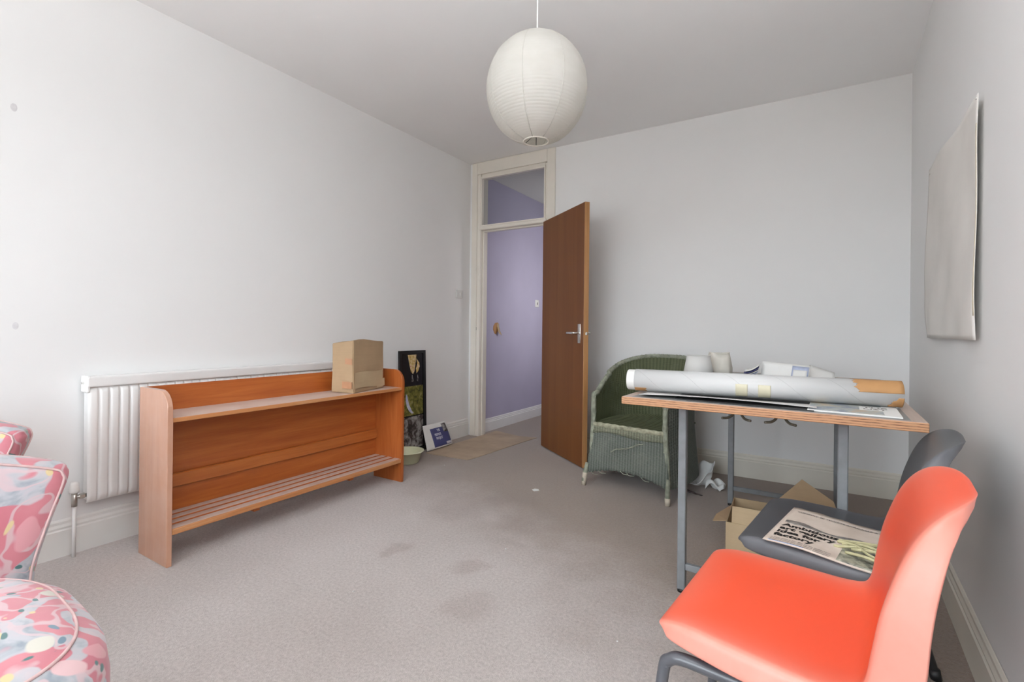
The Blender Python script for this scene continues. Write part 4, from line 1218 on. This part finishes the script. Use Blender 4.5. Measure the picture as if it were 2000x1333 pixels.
bm, _ = grid(lambda u, v: page(u, v, 0.0017, 0.012, 0.10, 0.004, 0.012), 6, 2)
obj('news_strip', thicken(bm, 0.0003), M['blue_print'], np_, True)

rf = thing('straw_bundle', 'tangle of pale straw strips lying over the newspaper on the charcoal chair', 'straw', (0.13, 1.635, 0.460))
strs = [[(-0.055, 0.045, 0.004), (0.0, 0.035, 0.012), (0.05, 0.05, 0.008), (0.10, 0.045, 0.010)],
        [(-0.070, 0.0, 0.002), (-0.01, -0.005, 0.012), (0.03, -0.03, 0.014), (0.085, -0.05, 0.004)],
        [(-0.05, 0.020, 0.003), (0.0, 0.012, 0.014), (0.05, 0.022, 0.016), (0.10, 0.010, 0.008)],
        [(-0.045, -0.03, 0.002), (0.0, -0.055, 0.008), (0.04, -0.08, 0.006), (0.08, -0.085, 0.003)],
        [(-0.02, 0.03, 0.010), (0.02, -0.01, 0.018), (0.05, -0.035, 0.014), (0.09, -0.02, 0.006)],
        [(-0.06, 0.035, 0.004), (-0.02, 0.0, 0.014), (0.01, -0.045, 0.010), (0.05, -0.06, 0.008)],
        [(0.0, 0.05, 0.006), (0.04, 0.02, 0.018), (0.08, 0.028, 0.012), (0.105, 0.03, 0.006)],
        [(-0.03, -0.01, 0.006), (0.02, -0.025, 0.016), (0.06, -0.012, 0.018), (0.10, -0.035, 0.010)]]
for pth in strs:
    obj('straw_strip', tube_bm(spline(pth, 6), 0.0042, 6, flat=0.35), M['raffia'], rf, True)

# ================================================================ CLOTH ON THE RIGHT WALL
cl = thing('wall_cloth', 'creased off-white cloth pinned flat on the right wall', 'wall hanging', (0.0, 0.0, 0.0))
def clothpt(u, v, off=0.0):
    y = 3.135 + (2.050 - 3.135) * u
    top = 1.865 - 0.052 * u
    bot = 1.040
    z = bot + (top - bot) * v
    # left edge wavers, right edge folds out a little
    y += (1 - u) * (0.03 * math.sin(v * 5.0) * (1 - v) + 0.05 * math.exp(-((v - 0.14) / 0.10) ** 2) - 0.02)
    fold = 0.008 * math.sin(u * 5 + v * 3) ** 2 + 0.008 * math.sin(u * 9 - v * 4) ** 2 * (1 - v)
    rightlift = 0.007 * max(0, u - 0.86) / 0.14 * math.sin(math.pi * min(1, max(0, v * 1.05)))
    return Vector((xr(y) - 0.006 - fold - rightlift - off, y, z))
bm, _ = grid(clothpt, 40, 40)
obj('cloth', thicken(bm, 0.002), M['fabric_sheet'], cl, True)
bm, _ = grid(lambda u, v: clothpt(0.992 + 0.008 * u, 0.10 + 0.78 * v, 0.002), 2, 30)
obj('hem', thicken(bm, 0.001), M['cloth_hem'], cl, True, label='yellowed edge of the cloth')
for u, v in ((0.985, 0.985), (0.03, 0.97)):
    p = clothpt(u, v)
    obj('pin', lathe([(0, 0.0), (0.005, 0.0), (0.004, 0.003), (0, 0.004)], 8, M=Matrix.Translation(p + Vector((-0.001, 0, 0))) @ Matrix.Rotation(R(-90), 4, 'Y')), M['chrome'], cl)

# ================================================================ LITTER AND CARTON UNDER THE TABLE
oc = thing('open_carton', 'open brown cardboard carton with raised flaps on the floor under the table', 'box', (-0.325, 2.42, 0.0), R(2))
CW, CD, CH = 0.46, 0.38, 0.185
bm = bmesh.new()
t_ = 0.005
box(bm, 0, CW, 0, t_, 0, CH); box(bm, 0, CW, CD - t_, CD, 0, CH)
box(bm, 0, t_, t_, CD - t_, 0, CH); box(bm, CW - t_, CW, t_, CD - t_, 0, CH); box(bm, 0, CW, 0, CD, 0, t_)
obj('carton_body', bm, M['cardboard_pale'], oc)
def flap(pts, mat='cardboard'):
    bm = bmesh.new()
    f = bm.faces.new([bm.verts.new(p) for p in pts])
    return obj('flap', thicken(bm, 0.004), M[mat], oc)
flap([(0.024, 0.004, CH - 0.002), (CW - 0.01, 0.004, CH - 0.002), (CW - 0.02, 0.012, CH + 0.073), (0.026, 0.012, CH + 0.073)], 'cardboard_pale')
flap([(0.001, 0.03, CH - 0.002), (0.001, CD - 0.12, CH - 0.002), (-0.060, 0.17, CH - 0.030), (-0.068, 0.10, CH - 0.040)], 'cardboard')
flap([(0.18, CD, CH - 0.002), (CW, CD, CH - 0.002), (CW - 0.02, CD + 0.01, CH + 0.055), (0.308, CD + 0.015, CH + 0.140)], 'cardboard')

def crumple(name, loc, r, mat, label, cat, seed, sq=(1, 1, 1), sub=4, amp=0.55):
    bm = bmesh.new()
    bmesh.ops.create_icosphere(bm, subdivisions=sub, radius=1.0)
    off = Vector((seed * 3.1, seed * 1.7, seed * 0.9))
    for v in bm.verts:
        d = v.co.normalized()
        k = 1 + amp * mnoise.noise(d * 1.6 + off) + amp * 0.55 * abs(mnoise.noise(d * 3.4 + off)) - amp * 0.3
        v.co = Vector((d.x * k * sq[0], d.y * k * sq[1], d.z * k * sq[2])) * r
    zmin = min(v.co.z for v in bm.verts)
    for v in bm.verts: v.co.z -= zmin
    o = obj(name, bm, M[mat], smooth=True)
    o.location = loc
    return finish(o, label, cat)
ti = thing('crumpled_tissue', 'crumpled white tissue on the carpet behind the wicker armchair', 'tissue', (-0.640, 3.52, 0))
ti.scale = (1.35, 1.35, 1.55)
def tis(u, v):
    a = u * 2 * math.pi
    rr = 0.018 + 0.060 * v ** 0.8
    k = 1 + 0.30 * mnoise.noise(Vector((math.cos(a) * 1.5, math.sin(a) * 1.5, v * 2 + 4))) + 0.10 * math.sin(a * 3)
    return Vector((rr * k * math.cos(a), rr * k * math.sin(a) * 0.8, 0.004 + 0.10 * (v ** 1.3) * (0.55 + 0.45 * math.sin(a + 0.9)) + 0.010 * math.sin(a * 5) * v))
bm, _ = grid(tis, 40, 10)
obj('bowl_fold', thicken(bm, 0.003), M['tissue'], ti, True)
def tis2(u, v):
    x = 0.035 + 0.085 * u; y = -0.055 + 0.085 * v
    return Vector((x, y, 0.004 + 0.035 * abs(math.sin(u * 4 + v * 2.5)) * (1 - 0.5 * u) + 0.012 * math.sin(v * 9)))
bm, _ = grid(tis2, 14, 12)
for v in bm.verts: v.co.z = max(v.co.z, 0.002)
obj('loose_fold', thicken(bm, 0.003), M['tissue'], ti, True)
wr = thing('dark_wrapper', 'small dark shiny folded wrapper on the carpet beside the table leg', 'wrapper', (-0.655, 3.32, 0), R(-8))
bm, _ = grid(lambda u, v: Vector((-0.055 + 0.13 * u, -0.02 + 0.04 * v * (1 - 0.6 * u), 0.002 + 0.016 * abs(math.sin(v * 5 + u * 2)) * (1 - 0.7 * u))), 12, 8)
obj('wrapper_sheet', thicken(bm, 0.001), simple('dark_foil', (0.10, 0.075, 0.075), 0.25, 0.3, 30), wr, True)
bm, _ = grid(lambda u, v: Vector((0.012 + 0.02 * u, -0.004 + 0.012 * v, 0.010 + 0.004 * u)), 3, 3)
obj('foil_edge', thicken(bm, 0.001), M['chrome'], wr, True)
bm = bmesh.new()
prism(bm, [(-1.555, 2.800), (-1.530, 2.785), (-1.508, 2.812), (-1.525, 2.835), (-1.550, 2.828)], 0.001, 0.0035)
finish(obj('paper_scrap', bm, M['paper_white']), 'torn white paper scrap alone in the middle of the carpet', 'paper')
for i, (x, y, lab) in enumerate(((-1.95, 2.09, 'white lint speck on the carpet in front of the slatted shelf'), (-1.38, 1.83, 'white lint speck beside the small dark round stain'),
                              (-1.24, 1.98, 'white lint speck between the paper scrap and the stains'), (-1.55, 1.33, 'white lint speck on the pale carpet nearest the viewer'),
                              (-2.40, 2.93, 'white lint speck between the bowl and the cardboard sheet'), (-0.55, 1.60, 'white lint speck beside the front left table leg'))):
    crumple('lint_speck', (x, y, 0.0), 0.0045, 'tissue', lab, 'lint', i + 1, (1, 1, 0.5), 1, 0.4)

# ================================================================ FLORAL CHAIRS
def ring_pts(outline, cx, cy, sc):
    return [((x - cx) * sc + cx, (y - cy) * sc + cy) for x, y in outline]
def padded(outline, layers, to3, ctr):
    """layers: (scale, depth) from the front centre to the back centre"""
    bm = bmesh.new()
    rings = []
    for sc, d in layers:
        rings.append([bm.verts.new(to3(x, y, d)) for x, y in ring_pts(outline, ctr[0], ctr[1], sc)])
    n = len(outline)
    for a, b in zip(rings, rings[1:]):
        for k in range(n):
            bm.faces.new((a[k], a[(k + 1) % n], b[(k + 1) % n], b[k]))
    bm.faces.new(rings[0]); bm.faces.new(list(reversed(rings[-1])))
    return bm
def floral_chair(label, loc, ang):
    fc = thing('floral_chair', label, 'chair', loc, ang)
    # seat: local x forward, y sideways
    out = []
    n = 72
    for i in range(n):
        a = 2 * math.pi * i / n
        c, s = math.cos(a), math.sin(a)
        e = 2 / 3.0
        x = 0.365 + 0.345 * math.copysign(abs(c) ** e, c)
        y = 0.262 * math.copysign(abs(s) ** (2 / 2.7), s)
        y *= 1 - 0.10 * max(0, (0.25 - x) / 0.25)
        out.append((x, y))
    to3 = lambda x, y, d: (x, y, d)
    obj('seat', padded(out, [(0.05, 0.500), (0.30, 0.499), (0.55, 0.494), (0.72, 0.486), (0.80, 0.479), (0.83, 0.471), (0.88, 0.464), (0.94, 0.452), (0.98, 0.432), (1.0, 0.395), (1.0, 0.28), (0.985, 0.266), (0.9, 0.26), (0.1, 0.26)], to3, (0.365, 0)), M['floral'], fc, True)
    bm = bmesh.new(); tube(bm, [(x, y, 0.4735) for x, y in ring_pts(out, 0.365, 0, 0.825)], 0.0032, 6, closed=True)
    obj('seat_piping', bm, M['piping'], fc, True)
    # backrest: outline in (y, z), flared upwards with a raised crest
    prof = [(-0.235, 0.30), (-0.250, 0.42), (-0.285, 0.54), (-0.318, 0.635), (-0.318, 0.662), (-0.300, 0.680), (-0.20, 0.715), (-0.10, 0.742), (0, 0.750), (0.10, 0.742), (0.20, 0.715), (0.300, 0.680), (0.318, 0.662), (0.318, 0.635), (0.285, 0.54), (0.250, 0.42), (0.235, 0.30), (0.12, 0.29), (-0.12, 0.29)]
    bo = [(p.x, p.y) for p in spline([(a, b, 0) for a, b in prof], 5, closed=True)]
    lean = R(6)
    def b3(y, z, d):
        return (d - math.tan(lean) * (z - 0.30), y, z)
    obj('backrest', padded(bo, [(0.05, 0.034), (0.5, 0.033), (0.80, 0.030), (0.90, 0.026), (0.935, 0.021), (0.965, 0.016), (0.99, 0.004), (1.0, -0.010), (1.0, -0.045), (0.985, -0.058), (0.94, -0.064), (0.5, -0.066), (0.05, -0.067)], b3, (0, 0.50)), M['floral'], fc, True)
    for sc, d in ((0.945, 0.0215), (0.99, -0.056)):
        bm = bmesh.new(); tube(bm, [b3(y, z, d) for y, z in ring_pts(bo, 0, 0.50, sc)], 0.0032, 6, closed=True)
        obj('back_piping', bm, M['piping'], fc, True)
    for x, y in ((0.10, -0.19), (0.10, 0.19), (0.60, -0.17), (0.60, 0.17)):
        obj('leg', tube_bm([(x, y, 0.265), (x + (0.02 if x > 0.3 else -0.03), y * 1.05, 0.0)], 0.018, 10, radii=[0.024, 0.014]), M['door_wood'], fc, True)
    return fc
floral_chair('pink floral upholstered chair at the lower left, nearest the viewer', (-1.725, 0.185, 0), R(-3))
floral_chair('pink floral upholstered chair farther back, only its top corner showing beside the radiator', (-2.585, 0.30, 0), R(-40))
